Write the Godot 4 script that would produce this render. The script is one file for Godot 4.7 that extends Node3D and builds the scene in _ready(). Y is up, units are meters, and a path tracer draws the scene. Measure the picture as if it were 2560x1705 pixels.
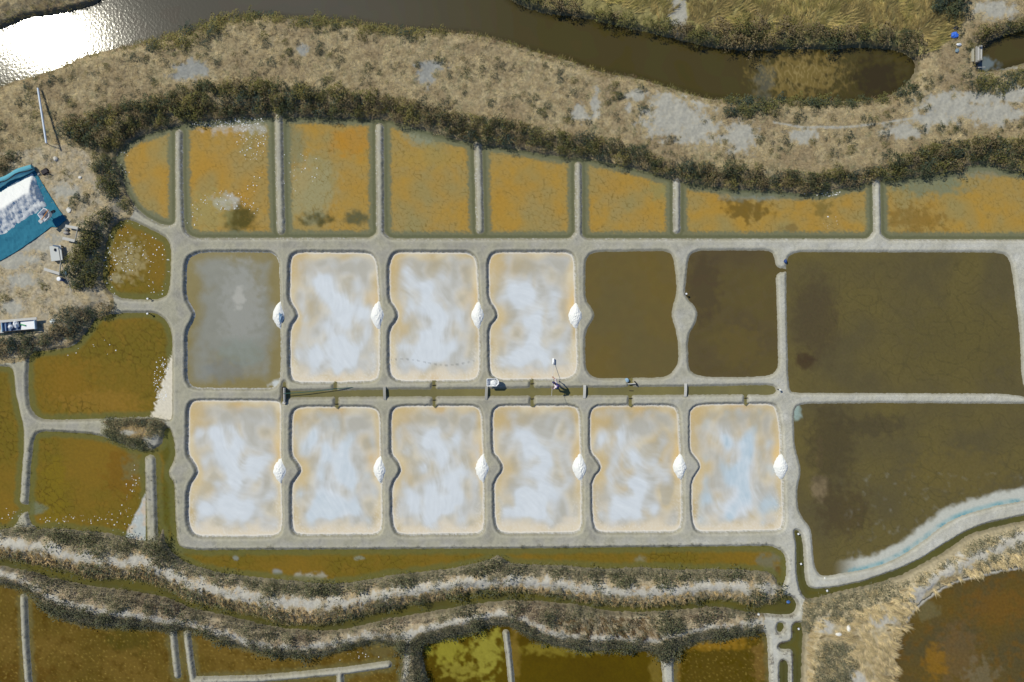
extends Node3D
# Salt marsh seen from a drone: evaporation pans between clay banks, a river, dry grass and shrubs.
# Plan positions are surveyed in units of S metres, counted from the north-west corner of the site.

const S := 0.032
const G := 0.08                      # spacing of the terrain points, metres
const X0 := -46.0
const Z0 := -32.0
const NX := 1151
const NZ := 801
const R := 1.3                       # how far from a shore distances are kept
const MUD := 0

var sd := PackedFloat32Array()       # metres from the shore, positive over water
var pid := PackedInt32Array()        # the pool that a point belongs to
var rid := PackedInt32Array()        # the free-standing mud divider
var zone := PackedByteArray()        # planted zone
var zsd := PackedFloat32Array()      # metres inside the planted zone
var bare := PackedFloat32Array()     # 1 = bare mud inside a planted zone
var hgt := PackedFloat32Array()
var pools: Array[Dictionary] = []
var dividers: Array[Dictionary] = []
var taken := {}
var rng := RandomNumberGenerator.new()
var n_low := FastNoiseLite.new()
var n_mid := FastNoiseLite.new()
var n_fine := FastNoiseLite.new()
var n_cell := FastNoiseLite.new()
var n_soft := FastNoiseLite.new()
var mats := {}
var remap := PackedInt32Array()

func _ready() -> void:
	make_view()
	make_noises()
	make_materials()
	lay_out_pools()
	lay_out_zones()
	shape_ground()
	build_ground()
	build_pools()
	build_outskirts()
	build_heaps()
	build_channel_things()
	build_person()
	build_camp()
	build_small_things()
	build_plants()

func make_view() -> void:
	var cam := Camera3D.new()
	cam.name = "camera"
	cam.position = Vector3(0, 54.6, 0)
	cam.rotation_degrees = Vector3(-90, 0, 0)
	cam.fov = 53.08
	cam.near = 0.5
	cam.far = 6000.0
	add_child(cam)
	cam.current = true
	var env := Environment.new()
	env.background_mode = Environment.BG_SKY
	var sky := Sky.new()
	var psm := ProceduralSkyMaterial.new()
	psm.sky_top_color = Color(0.28, 0.40, 0.58)
	psm.sky_horizon_color = Color(0.50, 0.57, 0.66)
	psm.sky_curve = 0.15
	psm.ground_bottom_color = Color(0.3, 0.29, 0.24)
	psm.ground_horizon_color = Color(0.5, 0.52, 0.52)
	psm.sun_angle_max = 12.0
	sky.sky_material = psm
	env.sky = sky
	env.ambient_light_source = Environment.AMBIENT_SOURCE_SKY
	env.tonemap_mode = Environment.TONE_MAPPER_LINEAR
	env.tonemap_exposure = 1.0
	env.sdfgi_enabled = true
	env.ssao_enabled = true
	env.ssil_enabled = true
	var we := WorldEnvironment.new()
	we.name = "world_environment"
	we.environment = env
	add_child(we)
	var sun := DirectionalLight3D.new()
	sun.name = "sun"
	sun.light_energy = 1.15
	sun.light_color = Color(1.0, 0.98, 0.905)
	sun.light_angular_distance = 0.5
	sun.shadow_enabled = true
	add_child(sun)
	sun.look_at_from_position(Vector3(-53.2, 76.9, -35.3), Vector3.ZERO)

# ---------------------------------------------------------------- helpers
func P(x: float, y: float) -> Vector2:
	return Vector2((x - 1280.0) * S, (y - 852.5) * S)

func at(x: float, y: float, h := 0.0) -> Vector3:
	return Vector3((x - 1280.0) * S, h, (y - 852.5) * S)

func ground_at(x: float, y: float) -> float:
	return hgt[cell_of(P(x, y))]

func cell_of(p: Vector2) -> int:
	var i := clampi(int(round((p.x - X0) / G)), 0, NX - 1)
	var j := clampi(int(round((p.y - Z0) / G)), 0, NZ - 1)
	return j * NX + i

func C(r: float, g: float, b: float) -> Color:
	return Color(r / 255.0, g / 255.0, b / 255.0).srgb_to_linear()

func poly(list: Array) -> PackedVector2Array:
	var out := PackedVector2Array()
	for k in range(0, list.size(), 2):
		out.append(P(list[k], list[k + 1]))
	return out

func rounded(p: PackedVector2Array, reach := 0.5) -> PackedVector2Array:
	var cur := p
	for pass_no in 2:
		var out := PackedVector2Array()
		var n := cur.size()
		for k in n:
			var a := cur[(k + n - 1) % n]
			var b := cur[k]
			var c := cur[(k + 1) % n]
			var la := b.distance_to(a)
			var lc := b.distance_to(c)
			var cut := reach if pass_no == 0 else reach * 0.4
			if absf((b - a).angle_to(c - b)) < 0.14:
				out.append(b)
				continue
			out.append(b + (a - b) * (minf(0.3 * la, cut) / maxf(la, 0.001)))
			out.append(b + (c - b) * (minf(0.3 * lc, cut) / maxf(lc, 0.001)))
		cur = out
	return cur

func numbered(called: String) -> String:
	var n: int = taken.get(called, 0)
	taken[called] = n + 1
	return called if n == 0 else "%s_%03d" % [called, n]

func tag(o: Node, label := "", category := "", group := "", kind := "") -> Node:
	if label:
		o.set_meta("label", label)
	if category:
		o.set_meta("category", category)
	if group:
		o.set_meta("group", group)
	if kind:
		o.set_meta("kind", kind)
	return o

func thing(called: String, label: String, category: String, where: Vector3, turn := 0.0, group := "") -> Node3D:
	var o := Node3D.new()
	o.name = numbered(called)
	add_child(o)
	o.position = where
	o.rotation.y = turn
	tag(o, label, category, group)
	return o

func obj(called: String, mesh: Mesh, m: Material, parent: Node = null) -> MeshInstance3D:
	var o := MeshInstance3D.new()
	o.mesh = mesh
	o.material_override = m
	o.cast_shadow = GeometryInstance3D.SHADOW_CASTING_SETTING_ON
	if parent == null:
		o.name = numbered(called)
		add_child(o)
	else:
		o.name = called
		parent.add_child(o, true)
	return o

func begin() -> SurfaceTool:
	var st := SurfaceTool.new()
	st.begin(Mesh.PRIMITIVE_TRIANGLES)
	return st

func tri(st: SurfaceTool, a: Vector3, b: Vector3, c: Vector3) -> void:
	var n := (c - a).cross(b - a).normalized()
	for v in [a, b, c]:
		st.set_normal(n)
		st.add_vertex(v)

func quad(st: SurfaceTool, a: Vector3, b: Vector3, c: Vector3, d: Vector3) -> void:
	tri(st, a, b, c)
	tri(st, a, c, d)

# a box with chamfered upper edges
func box(st: SurfaceTool, xf: Transform3D, size: Vector3, bevel := 0.008) -> void:
	var x := size.x * 0.5
	var y := size.y * 0.5
	var z := size.z * 0.5
	var b := minf(bevel, minf(x, minf(y, z)) * 0.6)
	var lo := [Vector3(-x, -y, -z), Vector3(x, -y, -z), Vector3(x, -y, z), Vector3(-x, -y, z)]
	var mi := [Vector3(-x, y - b, -z), Vector3(x, y - b, -z), Vector3(x, y - b, z), Vector3(-x, y - b, z)]
	var hi := [Vector3(-x + b, y, -z + b), Vector3(x - b, y, -z + b), Vector3(x - b, y, z - b), Vector3(-x + b, y, z - b)]
	for list in [lo, mi, hi]:
		for k in 4:
			list[k] = xf * list[k]
	quad(st, hi[0], hi[1], hi[2], hi[3])
	quad(st, lo[3], lo[2], lo[1], lo[0])
	for k in 4:
		var l := (k + 1) % 4
		quad(st, mi[k], lo[k], lo[l], mi[l])
		quad(st, hi[k], mi[k], mi[l], hi[l])

func frame_between(a: Vector3, b: Vector3, up := Vector3.UP) -> Transform3D:
	var z := (b - a).normalized()
	var x := up.cross(z)
	if x.length() < 0.01:
		x = Vector3.RIGHT
	x = x.normalized()
	return Transform3D(Basis(x, z.cross(x), z), (a + b) * 0.5)

func beam(st: SurfaceTool, a: Vector3, b: Vector3, w: float, h: float) -> void:
	box(st, frame_between(a, b), Vector3(w, h, a.distance_to(b)))

func tube(st: SurfaceTool, pts: Array, radii: Array, sides := 8) -> void:
	var rings := []
	for k in pts.size():
		var p: Vector3 = pts[k]
		var d: Vector3 = (pts[mini(k + 1, pts.size() - 1)] - pts[maxi(k - 1, 0)]).normalized()
		var x := Vector3.UP.cross(d)
		if x.length() < 0.05:
			x = Vector3.RIGHT.cross(d)
		x = x.normalized()
		var y := d.cross(x)
		var ring := []
		for s in sides:
			var a := TAU * s / sides
			ring.append(p + (x * cos(a) + y * sin(a)) * float(radii[k]))
		rings.append(ring)
	for k in rings.size() - 1:
		for s in sides:
			var t := (s + 1) % sides
			quad(st, rings[k][s], rings[k][t], rings[k + 1][t], rings[k + 1][s])
	for s in sides:
		var t := (s + 1) % sides
		tri(st, pts[0], rings[0][t], rings[0][s])
		tri(st, pts[-1], rings[-1][s], rings[-1][t])

func lathe(st: SurfaceTool, xf: Transform3D, profile: Array, sides := 16) -> void:
	for k in profile.size() - 1:
		var a: Vector2 = profile[k]
		var b: Vector2 = profile[k + 1]
		for s in sides:
			var u := TAU * s / sides
			var v := TAU * (s + 1) / sides
			quad(st, xf * Vector3(a.x * cos(u), a.y, a.x * sin(u)), xf * Vector3(b.x * cos(u), b.y, b.x * sin(u)), xf * Vector3(b.x * cos(v), b.y, b.x * sin(v)), xf * Vector3(a.x * cos(v), a.y, a.x * sin(v)))

func lump(size: Vector3, seed_no: int, rough := 0.25) -> ArrayMesh:
	var st := begin()
	var nu := 10
	var nv := 6
	var pts := []
	for j in nv + 1:
		var row := []
		for i in nu:
			var th := PI * j / nv
			var ph := TAU * i / nu
			var d := Vector3(sin(th) * cos(ph), cos(th), sin(th) * sin(ph))
			var k := 1.0 + rough * n_fine.get_noise_3d(d.x * 2.2 + seed_no * 7.3, d.y * 2.2, d.z * 2.2)
			row.append(d * k * size * 0.5 + Vector3(0, size.y * 0.35, 0))
		pts.append(row)
	for j in nv:
		for i in nu:
			var l := (i + 1) % nu
			quad(st, pts[j][i], pts[j][l], pts[j + 1][l], pts[j + 1][i])
	return st.commit()

# ---------------------------------------------------------------- noises and materials
func noise_of(kind: int, freq: float, seed_no: int, octaves := 1) -> FastNoiseLite:
	var n := FastNoiseLite.new()
	n.noise_type = kind as FastNoiseLite.NoiseType
	n.frequency = freq
	n.seed = seed_no
	n.fractal_type = FastNoiseLite.FRACTAL_FBM if octaves > 1 else FastNoiseLite.FRACTAL_NONE
	n.fractal_octaves = octaves
	return n

func make_noises() -> void:
	rng.seed = 4711
	n_low = noise_of(FastNoiseLite.TYPE_SIMPLEX_SMOOTH, 0.16, 3, 3)
	n_mid = noise_of(FastNoiseLite.TYPE_SIMPLEX_SMOOTH, 0.9, 5, 3)
	n_fine = noise_of(FastNoiseLite.TYPE_SIMPLEX_SMOOTH, 3.6, 9, 2)
	n_soft = noise_of(FastNoiseLite.TYPE_SIMPLEX_SMOOTH, 1.0, 21, 1)
	n_cell = noise_of(FastNoiseLite.TYPE_CELLULAR, 1.0, 14, 1)
	n_cell.cellular_return_type = FastNoiseLite.RETURN_DISTANCE2_SUB
	n_cell.cellular_jitter = 0.95

func grain_texture(freq: float, lo: float, hi: float, seed_no: int, size := 512) -> NoiseTexture2D:
	var t := NoiseTexture2D.new()
	t.width = size
	t.height = size
	t.seamless = true
	t.noise = noise_of(FastNoiseLite.TYPE_SIMPLEX_SMOOTH, freq, seed_no, 4)
	var g := Gradient.new()
	g.set_color(0, Color(lo, lo, lo))
	g.set_color(1, Color(hi, hi, hi))
	t.color_ramp = g
	return t

func bump_texture(freq: float, strength: float, seed_no: int, size := 512) -> NoiseTexture2D:
	var t := NoiseTexture2D.new()
	t.width = size
	t.height = size
	t.seamless = true
	t.as_normal_map = true
	t.bump_strength = strength
	t.noise = noise_of(FastNoiseLite.TYPE_SIMPLEX_SMOOTH, freq, seed_no, 4)
	return t

func surface(tint: Color, rough: float, grain: Texture2D = null, tex_scale := 1.0, bump: Texture2D = null, bump_scale := 1.0, from_vertices := false) -> StandardMaterial3D:
	var m := StandardMaterial3D.new()
	m.albedo_color = tint
	m.roughness = rough
	m.vertex_color_use_as_albedo = from_vertices
	if grain:
		m.albedo_texture = grain
	if bump:
		m.normal_enabled = true
		m.normal_texture = bump
		m.normal_scale = bump_scale
	if grain or bump:
		m.uv1_triplanar = true
		m.uv1_world_triplanar = true
		m.uv1_scale = Vector3.ONE * tex_scale
	return m

func plain(r: float, g: float, b: float, rough := 0.8) -> StandardMaterial3D:
	return surface(Color8(int(r), int(g), int(b)), rough)

func matt(r: float, g: float, b: float) -> StandardMaterial3D:
	var m := plain(r, g, b, 0.9)
	m.metallic_specular = 0.15
	return m

func make_materials() -> void:
	var grit := grain_texture(0.06, 0.86, 1.0, 31)
	var grit_bump := bump_texture(0.07, 6.0, 32)
	mats.mud = surface(Color.WHITE, 0.95, grit, 0.45, grit_bump, 0.9, true)
	mats.mud.metallic_specular = 0.25
	mats.earth = surface(Color.WHITE, 1.0, grit, 0.6, grit_bump, 1.2, true)
	mats.earth.metallic_specular = 0.1
	var ripple := bump_texture(0.03, 3.0, 41)
	mats.salt = surface(Color.WHITE, 0.42, grain_texture(0.09, 0.93, 1.0, 33), 0.5, grit_bump, 0.12, true)
	mats.algae = surface(Color.WHITE, 0.5, grain_texture(0.1, 0.9, 1.0, 34), 0.5, grit_bump, 0.2, true)
	mats.brine = surface(Color.WHITE, 0.3, grain_texture(0.05, 0.92, 1.0, 35), 0.4, ripple, 0.05, true)
	mats.salt.metallic_specular = 0.2
	mats.algae.metallic_specular = 0.12
	mats.brine.metallic_specular = 0.3
	mats.river = surface(Color.WHITE, 0.1, null, 0.22, ripple, 0.11, true)
	mats.river.metallic_specular = 0.36
	mats.leaf = surface(Color.WHITE, 0.75, null, 1.0, null, 1.0, true)
	mats.leaf.metallic_specular = 0.2
	mats.leaf.cull_mode = BaseMaterial3D.CULL_DISABLED
	mats.heap = surface(Color(0.97, 0.975, 0.97), 0.7, grain_texture(0.08, 0.9, 1.0, 36), 0.9, grit_bump, 0.8)
	var wood := grain_texture(0.04, 0.7, 1.0, 37)
	mats.grey_wood = surface(Color8(186, 184, 176), 0.85, wood, 1.4)
	mats.pale_wood = surface(Color8(226, 224, 218), 0.8, wood, 1.4)
	mats.dark_wood = surface(Color8(58, 50, 42), 0.85, wood, 1.4)
	mats.white = plain(232, 234, 238, 0.45)
	mats.black = plain(26, 27, 30, 0.6)
	mats.steel = plain(150, 156, 164, 0.4)
	mats.green = plain(28, 82, 72, 0.5)
	mats.orange = plain(214, 140, 50, 0.6)

# ---------------------------------------------------------------- layout
func fill(p: PackedVector2Array, apply: Callable) -> void:
	# hands the terrain points near a polygon their signed distance from its outline, row by row
	var n := p.size()
	var lo := p[0]
	var hi := p[0]
	for v in p:
		lo = lo.min(v)
		hi = hi.max(v)
	var i0 := maxi(0, int((lo.x - R - X0) / G))
	var i1 := mini(NX - 1, int((hi.x + R - X0) / G) + 1)
	var j0 := maxi(0, int((lo.y - R - Z0) / G))
	var j1 := mini(NZ - 1, int((hi.y + R - Z0) / G) + 1)
	var w := i1 - i0 + 1
	var near := PackedFloat32Array()
	near.resize(w * (j1 - j0 + 1))
	near.fill(R * R)
	for k in n:
		var a := p[k]
		var b := p[(k + 1) % n]
		var dx := b.x - a.x
		var dz := b.y - a.y
		var il := 1.0 / maxf(dx * dx + dz * dz, 1e-9)
		var ia := maxi(i0, int((minf(a.x, b.x) - R - X0) / G))
		var ib := mini(i1, int((maxf(a.x, b.x) + R - X0) / G) + 1)
		for j in range(maxi(j0, int((minf(a.y, b.y) - R - Z0) / G)), mini(j1, int((maxf(a.y, b.y) + R - Z0) / G) + 1) + 1):
			var rz := Z0 + j * G - a.y
			var at_ := (j - j0) * w - i0
			for i in range(ia, ib + 1):
				var rx := X0 + i * G - a.x
				var t := clampf((rx * dx + rz * dz) * il, 0.0, 1.0)
				var ex := rx - t * dx
				var ez := rz - t * dz
				var d := ex * ex + ez * ez
				if d < near[at_ + i]:
					near[at_ + i] = d
	for j in range(j0, j1 + 1):
		var z := Z0 + j * G
		var cuts := PackedFloat32Array()
		for k in n:
			var a := p[k]
			var b := p[(k + 1) % n]
			if (a.y <= z) != (b.y <= z):
				cuts.append(a.x + (z - a.y) / (b.y - a.y) * (b.x - a.x))
		cuts.sort()
		var c := 0
		var row := near.slice((j - j0) * w, (j - j0 + 1) * w)
		for i in w:
			var x := X0 + (i + i0) * G
			while c < cuts.size() and cuts[c] <= x:
				c += 1
			row[i] = sqrt(row[i]) if c % 2 == 1 else -sqrt(row[i])
		apply.call(j * NX + i0, row)

func pool(called: String, style: String, level: float, pts: Array, label: String, reach := 0.5, extra := {}) -> int:
	var id := pools.size()
	var d := {"name": called, "style": style, "level": level, "label": label, "blobs": [], "seed": id * 17.3, "lo": Vector2(1e9, 1e9), "hi": Vector2(-1e9, -1e9)}
	d.merge(extra, true)
	var p := rounded(poly(pts), reach)
	for v in p:
		d.lo = (d.lo as Vector2).min(v)
		d.hi = (d.hi as Vector2).max(v)
	pools.append(d)
	fill(p, func(start: int, row: PackedFloat32Array) -> void:
		for k in row.size():
			if row[k] > sd[start + k] and row[k] > -R + 0.001:
				sd[start + k] = row[k]
				pid[start + k] = id)
	return id

func divider(called: String, pts: Array, half: float, label: String) -> void:
	var id := dividers.size()
	dividers.append({"name": called, "label": label, "lo": Vector2(1e9, 1e9), "hi": Vector2(-1e9, -1e9)})
	var p := poly(pts)
	for k in p.size() - 1:
		var a := p[k]
		var b := p[k + 1]
		var lo := a.min(b) - Vector2.ONE * R
		var hi := a.max(b) + Vector2.ONE * R
		dividers[id].lo = (dividers[id].lo as Vector2).min(lo)
		dividers[id].hi = (dividers[id].hi as Vector2).max(hi)
		var ab := b - a
		var il := 1.0 / ab.length_squared()
		for j in range(maxi(0, int((lo.y - Z0) / G)), mini(NZ - 1, int((hi.y - Z0) / G)) + 1):
			for i in range(maxi(0, int((lo.x - X0) / G)), mini(NX - 1, int((hi.x - X0) / G)) + 1):
				var q := Vector2(X0 + i * G, Z0 + j * G)
				var t := clampf((q - a).dot(ab) * il, 0.0, 1.0)
				var d := q.distance_to(a + ab * t) - half * S
				var at_ := j * NX + i
				if d < sd[at_] and sd[at_] > -0.25:
					if d < 0.35:
						rid[at_] = id
					sd[at_] = d

func blob(ids: Array, x: float, y: float, rx: float, ry: float, tint: Color, strength := 1.0, ragged := 0.5) -> void:
	for id in ids:
		pools[id].blobs.append([(x - 1280.0) * S, (y - 852.5) * S, rx * S, ry * S, tint, strength, ragged])

var upper: Array[int] = []
var id_of := {}

func lay_out_pools() -> void:
	var n := NX * NZ
	sd.resize(n)
	sd.fill(-9.0)
	pid.resize(n)
	pid.fill(-1)
	rid.resize(n)
	rid.fill(-1)
	zone.resize(n)
	zsd.resize(n)
	zsd.fill(-9.0)
	bare.resize(n)
	hgt.resize(n)
	remap.resize(n)
	remap.fill(-1)
	# the river along the north, its far bank and the small pond beside the wooden sluice
	id_of.river = pool("river_water", "river", -0.45, [-160, 235, 0, 215, 27, 197, 82, 186, 153, 162, 206, 134, 274, 118, 384, 96, 466, 71, 548, 46, 630, 32, 681, 33, 722, 42, 804, 44, 887, 50, 969, 66, 1051, 72, 1120, 76, 1188, 80, 1280, 106, 1335, 124, 1423, 146, 1499, 176, 1595, 190, 1664, 212, 1746, 236, 1787, 246, 1856, 242, 1920, 248, 2057, 248, 2167, 250, 2235, 236, 2276, 206, 2298, 170, 2290, 137, 2240, 118, 2150, 112, 2084, 118, 2002, 116, 1920, 120, 1856, 120, 1773, 112, 1719, 98, 1636, 78, 1527, 53, 1444, 34, 1362, 28, 1307, 10, 1257, -20, 1200, -130, 300, -130, 250, -20, 238, 2, 190, 15, 130, 30, 60, 36, 0, 62, -160, 130], "broad brown river with a white sun glint, bending along the grassy bank", 0.6)
	id_of.inlet = pool("pond_water", "river", -0.45, [2443, 165, 2441, 130, 2449, 112, 2510, 84, 2560, 72, 2720, 50, 2720, 130, 2600, 150, 2560, 156, 2496, 172, 2450, 178], "narrow brown pond behind the broken wooden sluice")
	# the serpentine of orange algae pans under the shrub belt
	var up := pool("algae_pan", "orange", -0.2, [433, 561, 406, 562, 362, 540, 332, 512, 310, 471, 299, 430, 288, 405, 288, 384, 302, 365, 343, 340, 411, 318, 450, 312, 480, 302, 548, 296, 640, 291, 720, 290, 805, 291, 914, 296, 969, 296, 1024, 315, 1079, 329, 1134, 345, 1175, 354, 1221, 362, 1280, 369, 1362, 384, 1423, 392, 1472, 395, 1554, 411, 1623, 428, 1664, 442, 1710, 456, 1746, 459, 1828, 471, 1920, 473, 2002, 482, 2057, 481, 2112, 468, 2178, 453, 2205, 446, 2276, 441, 2340, 434, 2386, 428, 2427, 411, 2482, 406, 2510, 420, 2560, 428, 2720, 440, 2720, 600, 2560, 598, 2216, 597, 2202, 575, 2185, 575, 2174, 596, 1460, 595, 1454, 575, 1438, 575, 1428, 595, 972, 595, 959, 575, 942, 575, 930, 593, 490, 594, 466, 585, 459, 560, 452, 340, 445, 322, 437, 340, 436, 548], "cracked orange algae pan", 0.25)
	var cut_at := [445, 697, 949, 1197, 1446, 1692, 2194]
	var say := ["crescent shaped cracked orange algae pan at the end of the upper row", "orange algae pan with painted sun glitter along its shrub edge and a dark round patch", "olive and grey algae pan with two dark smears near its lower bank", "orange algae pan with a grey wedge under the sloping shrub edge", "plain orange algae pan between two free ended mud dividers, third from the dark brown patches", "orange algae pan whose shrub edge slopes down to a short divider", "long orange algae pan with brown crusty patches", "orange algae pan with a bumpy brown corner, beside the large dark pan"]
	upper = [up]
	pools[up].label = say[0]
	for k in 7:
		var d: Dictionary = pools[up].duplicate(true)
		d.label = say[k + 1]
		d.seed = 11.7 * (k + 3)
		upper.append(pools.size())
		pools.append(d)
	for i in n:
		if pid[i] == up:
			var x := (X0 + (i % NX) * G) / S + 1280.0
			var k := 0
			while k < 7 and x > cut_at[k]:
				k += 1
			pid[i] = upper[k]
	for k in 8:
		pools[upper[k]].lo.x = P(cut_at[k - 1] if k > 0 else 200, 0).x - 0.3
		pools[upper[k]].hi.x = P(cut_at[k] if k < 7 else 2800, 0).x + 0.3
	divider("mud_divider", [445, 332, 446, 600], 10, "straight mud divider between the crescent pan and the glittering orange pan")
	divider("mud_divider", [695, 270, 697, 420, 701, 575], 11, "mud divider hanging from the shrub bank, free at its lower end, beside the glittering pan")
	divider("mud_divider", [948, 316, 950, 600], 10.5, "mud divider with a free rounded top beside the olive and grey pan")
	divider("mud_divider", [1194, 345, 1197, 440, 1200, 574], 10.5, "mud divider hanging from the shrub bank above the pan with a grey wedge")
	divider("mud_divider", [1446, 412, 1447, 600], 9.5, "mud divider with a free rounded top above the first dark brown pan")
	divider("mud_divider", [1693, 440, 1693, 574], 9.5, "short mud divider hanging from the shrub bank before the long patchy pan")
	divider("mud_divider", [2193, 430, 2196, 600], 10, "pale mud divider at the end of the long patchy pan")
	# olive pans beside the camp
	id_of.l1 = pool("algae_pan", "olive", -0.2, [304, 548, 274, 570, 263, 605, 256, 649, 252, 690, 255, 712, 288, 743, 329, 748, 384, 749, 406, 743, 420, 732, 424, 677, 425, 622, 420, 600, 398, 584, 356, 564, 324, 548], "small rounded olive pan with pale cracked plates in its middle", 0.5)
	id_of.l2 = pool("algae_pan", "olive", -0.2, [233, 792, 274, 786, 315, 782, 370, 782, 395, 785, 420, 808, 428, 841, 428, 900, 428, 1045, 420, 1051, 378, 1043, 343, 1043, 219, 1048, 115, 1050, 90, 1044, 74, 1024, 68, 997, 67, 942, 71, 879, 137, 874, 186, 865, 208, 836, 226, 814], "olive algae pan with a white salt wedge along one bank", 0.4)
	id_of.l3 = pool("algae_pan", "olive", -0.2, [96, 1079, 137, 1080, 219, 1085, 274, 1096, 315, 1115, 356, 1127, 392, 1124, 408, 1092, 411, 1068, 425, 1074, 436, 1120, 434, 1148, 428, 1160, 417, 1181, 424, 1196, 433, 1208, 436, 1290, 440, 1357, 452, 1372, 493, 1377, 640, 1376, 1280, 1373, 1920, 1366, 1940, 1369, 1964, 1385, 1969, 1426, 1964, 1458, 1955, 1470, 1947, 1462, 1939, 1445, 1925, 1431, 1828, 1424, 1691, 1426, 1609, 1420, 1513, 1424, 1417, 1416, 1280, 1412, 1262, 1402, 1250, 1390, 1236, 1390, 1224, 1402, 1134, 1422, 969, 1441, 887, 1457, 832, 1461, 777, 1459, 681, 1448, 640, 1445, 548, 1434, 480, 1415, 444, 1398, 411, 1365, 404, 1316, 396, 1350, 362, 1355, 299, 1341, 274, 1334, 192, 1327, 137, 1322, 82, 1324, 66, 1290, 69, 1244, 74, 1162, 82, 1093], "olive algae pan that runs on as a long moat below the salt pans", 0.3)
	divider("mud_divider", [373, 1152, 376, 1250, 380, 1370], 14, "thick mud divider with weedy side between the olive pan and the moat")
	id_of.l0 = pool("algae_pan", "olive", -0.2, [-160, 912, 0, 916, 27, 917, 31, 935, 36, 983, 47, 1035, 56, 1068, 56, 1120, 52, 1162, 47, 1244, 45, 1262, 75, 1264, 75, 1278, 46, 1284, 36, 1320, 0, 1326, -160, 1330], "olive algae pan on the outer side of the long curving bank", 0.4)
	# first row of crystallising pans
	id_of.a1 = pool("salt_pan", "grey", -0.29, [510, 630, 480, 636, 466, 649, 463, 677, 463, 745, 472, 759, 485, 781, 485, 792, 477, 808, 465, 828, 465, 942, 470, 959, 483, 970, 640, 971, 690, 970, 699, 942, 699, 860, 698, 745, 695, 649, 681, 632, 660, 630], "grey brine pan without crystals, at the start of the salt pan rows", 0.35)
	id_of.a2 = pool("salt_pan", "salt", -0.29, [724, 649, 733, 634, 750, 630, 922, 631, 939, 647, 944, 704, 947, 751, 948, 860, 947, 937, 936, 952, 850, 956, 741, 956, 728, 948, 724, 930, 723, 819, 741, 797, 744, 785, 728, 757, 722, 745], "white salt pan next to the grey brine pan, inner corner crusted cream", 0.35)
	id_of.a3 = pool("salt_pan", "salt", -0.29, [972, 655, 985, 632, 1005, 630, 1175, 631, 1191, 649, 1196, 745, 1198, 860, 1198, 937, 1183, 951, 1005, 953, 983, 948, 973, 928, 972, 825, 991, 801, 996, 786, 985, 764, 973, 751], "white salt pan with a faint line of footprints across it", 0.35, {"steps": 1.7})
	id_of.a4 = pool("salt_pan", "salt", -0.29, [1221, 652, 1232, 632, 1255, 630, 1423, 630, 1436, 644, 1439, 754, 1443, 860, 1444, 923, 1436, 939, 1417, 947, 1254, 950, 1232, 942, 1225, 928, 1223, 817, 1240, 800, 1245, 786, 1238, 767, 1223, 752], "white salt pan that the worker is raking", 0.35)
	id_of.a5 = pool("brine_pan", "brown", -0.14, [1464, 663, 1467, 645, 1483, 630, 1669, 627, 1684, 641, 1690, 690, 1693, 732, 1684, 760, 1679, 782, 1680, 795, 1689, 819, 1696, 860, 1697, 901, 1691, 920, 1667, 943, 1490, 946, 1469, 931, 1464, 910, 1464, 828, 1480, 806, 1487, 790, 1485, 776, 1464, 750], "dark olive brine pan with both side banks bulging in", 0.35)
	id_of.a6 = pool("brine_pan", "brown2", -0.14, [1720, 663, 1724, 636, 1746, 626, 1926, 626, 1938, 641, 1940, 670, 1968, 671, 1968, 679, 1940, 680, 1943, 760, 1947, 909, 1942, 926, 1928, 939, 1856, 943, 1760, 942, 1732, 934, 1722, 918, 1721, 840, 1735, 818, 1747, 789, 1741, 768, 1721, 748, 1713, 734, 1716, 704], "dark brown brine pan with a narrow gap into the largest pan", 0.35)
	id_of.b1 = pool("brine_pan", "brown3", -0.14, [1967, 655, 1974, 638, 1995, 630, 2501, 631, 2526, 644, 2534, 690, 2548, 800, 2553, 860, 2556, 930, 2562, 975, 2600, 990, 2600, 1005, 2562, 990, 2500, 984, 1985, 982, 1975, 975, 1972, 930, 1968, 760], "largest dark brown brine pan, nearly square", 0.35)
	id_of.b2 = pool("brine_pan", "brown3", -0.14, [1986, 1024, 2002, 1010, 2200, 1008, 2560, 1010, 2600, 1012, 2720, 1020, 2720, 1200, 2560, 1254, 2496, 1264, 2427, 1283, 2400, 1292, 2359, 1314, 2318, 1347, 2276, 1377, 2222, 1408, 2167, 1424, 2095, 1436, 2057, 1443, 2043, 1431, 2035, 1398, 2032, 1338, 2024, 1313, 2002, 1289, 1995, 1258, 1995, 1214, 2004, 1184, 2002, 1162, 1989, 1120, 1986, 1052], "large dark pan with a diamond shaped brown crust and a curved turquoise shore", 0.5)
	# second row of crystallising pans
	id_of.w1 = pool("salt_pan", "salt", -0.29, [469, 1019, 476, 1006, 490, 1002, 640, 1002, 694, 1003, 700, 1012, 700, 1134, 700, 1214, 703, 1290, 702, 1322, 692, 1340, 640, 1342, 493, 1342, 474, 1329, 467, 1297, 470, 1216, 490, 1190, 493, 1175, 478, 1151, 467, 1136], "white salt pan below the grey brine pan, orange crust in its far corners", 0.35)
	id_of.w2 = pool("salt_pan", "salt", -0.29, [728, 1038, 736, 1023, 755, 1018, 928, 1018, 944, 1028, 948, 1045, 950, 1134, 953, 1214, 954, 1319, 942, 1337, 741, 1338, 729, 1324, 727, 1211, 749, 1186, 751, 1170, 737, 1151, 727, 1138], "white salt pan second from the weedy moat corner, bluish middle", 0.35, {"blue": 0.3})
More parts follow.
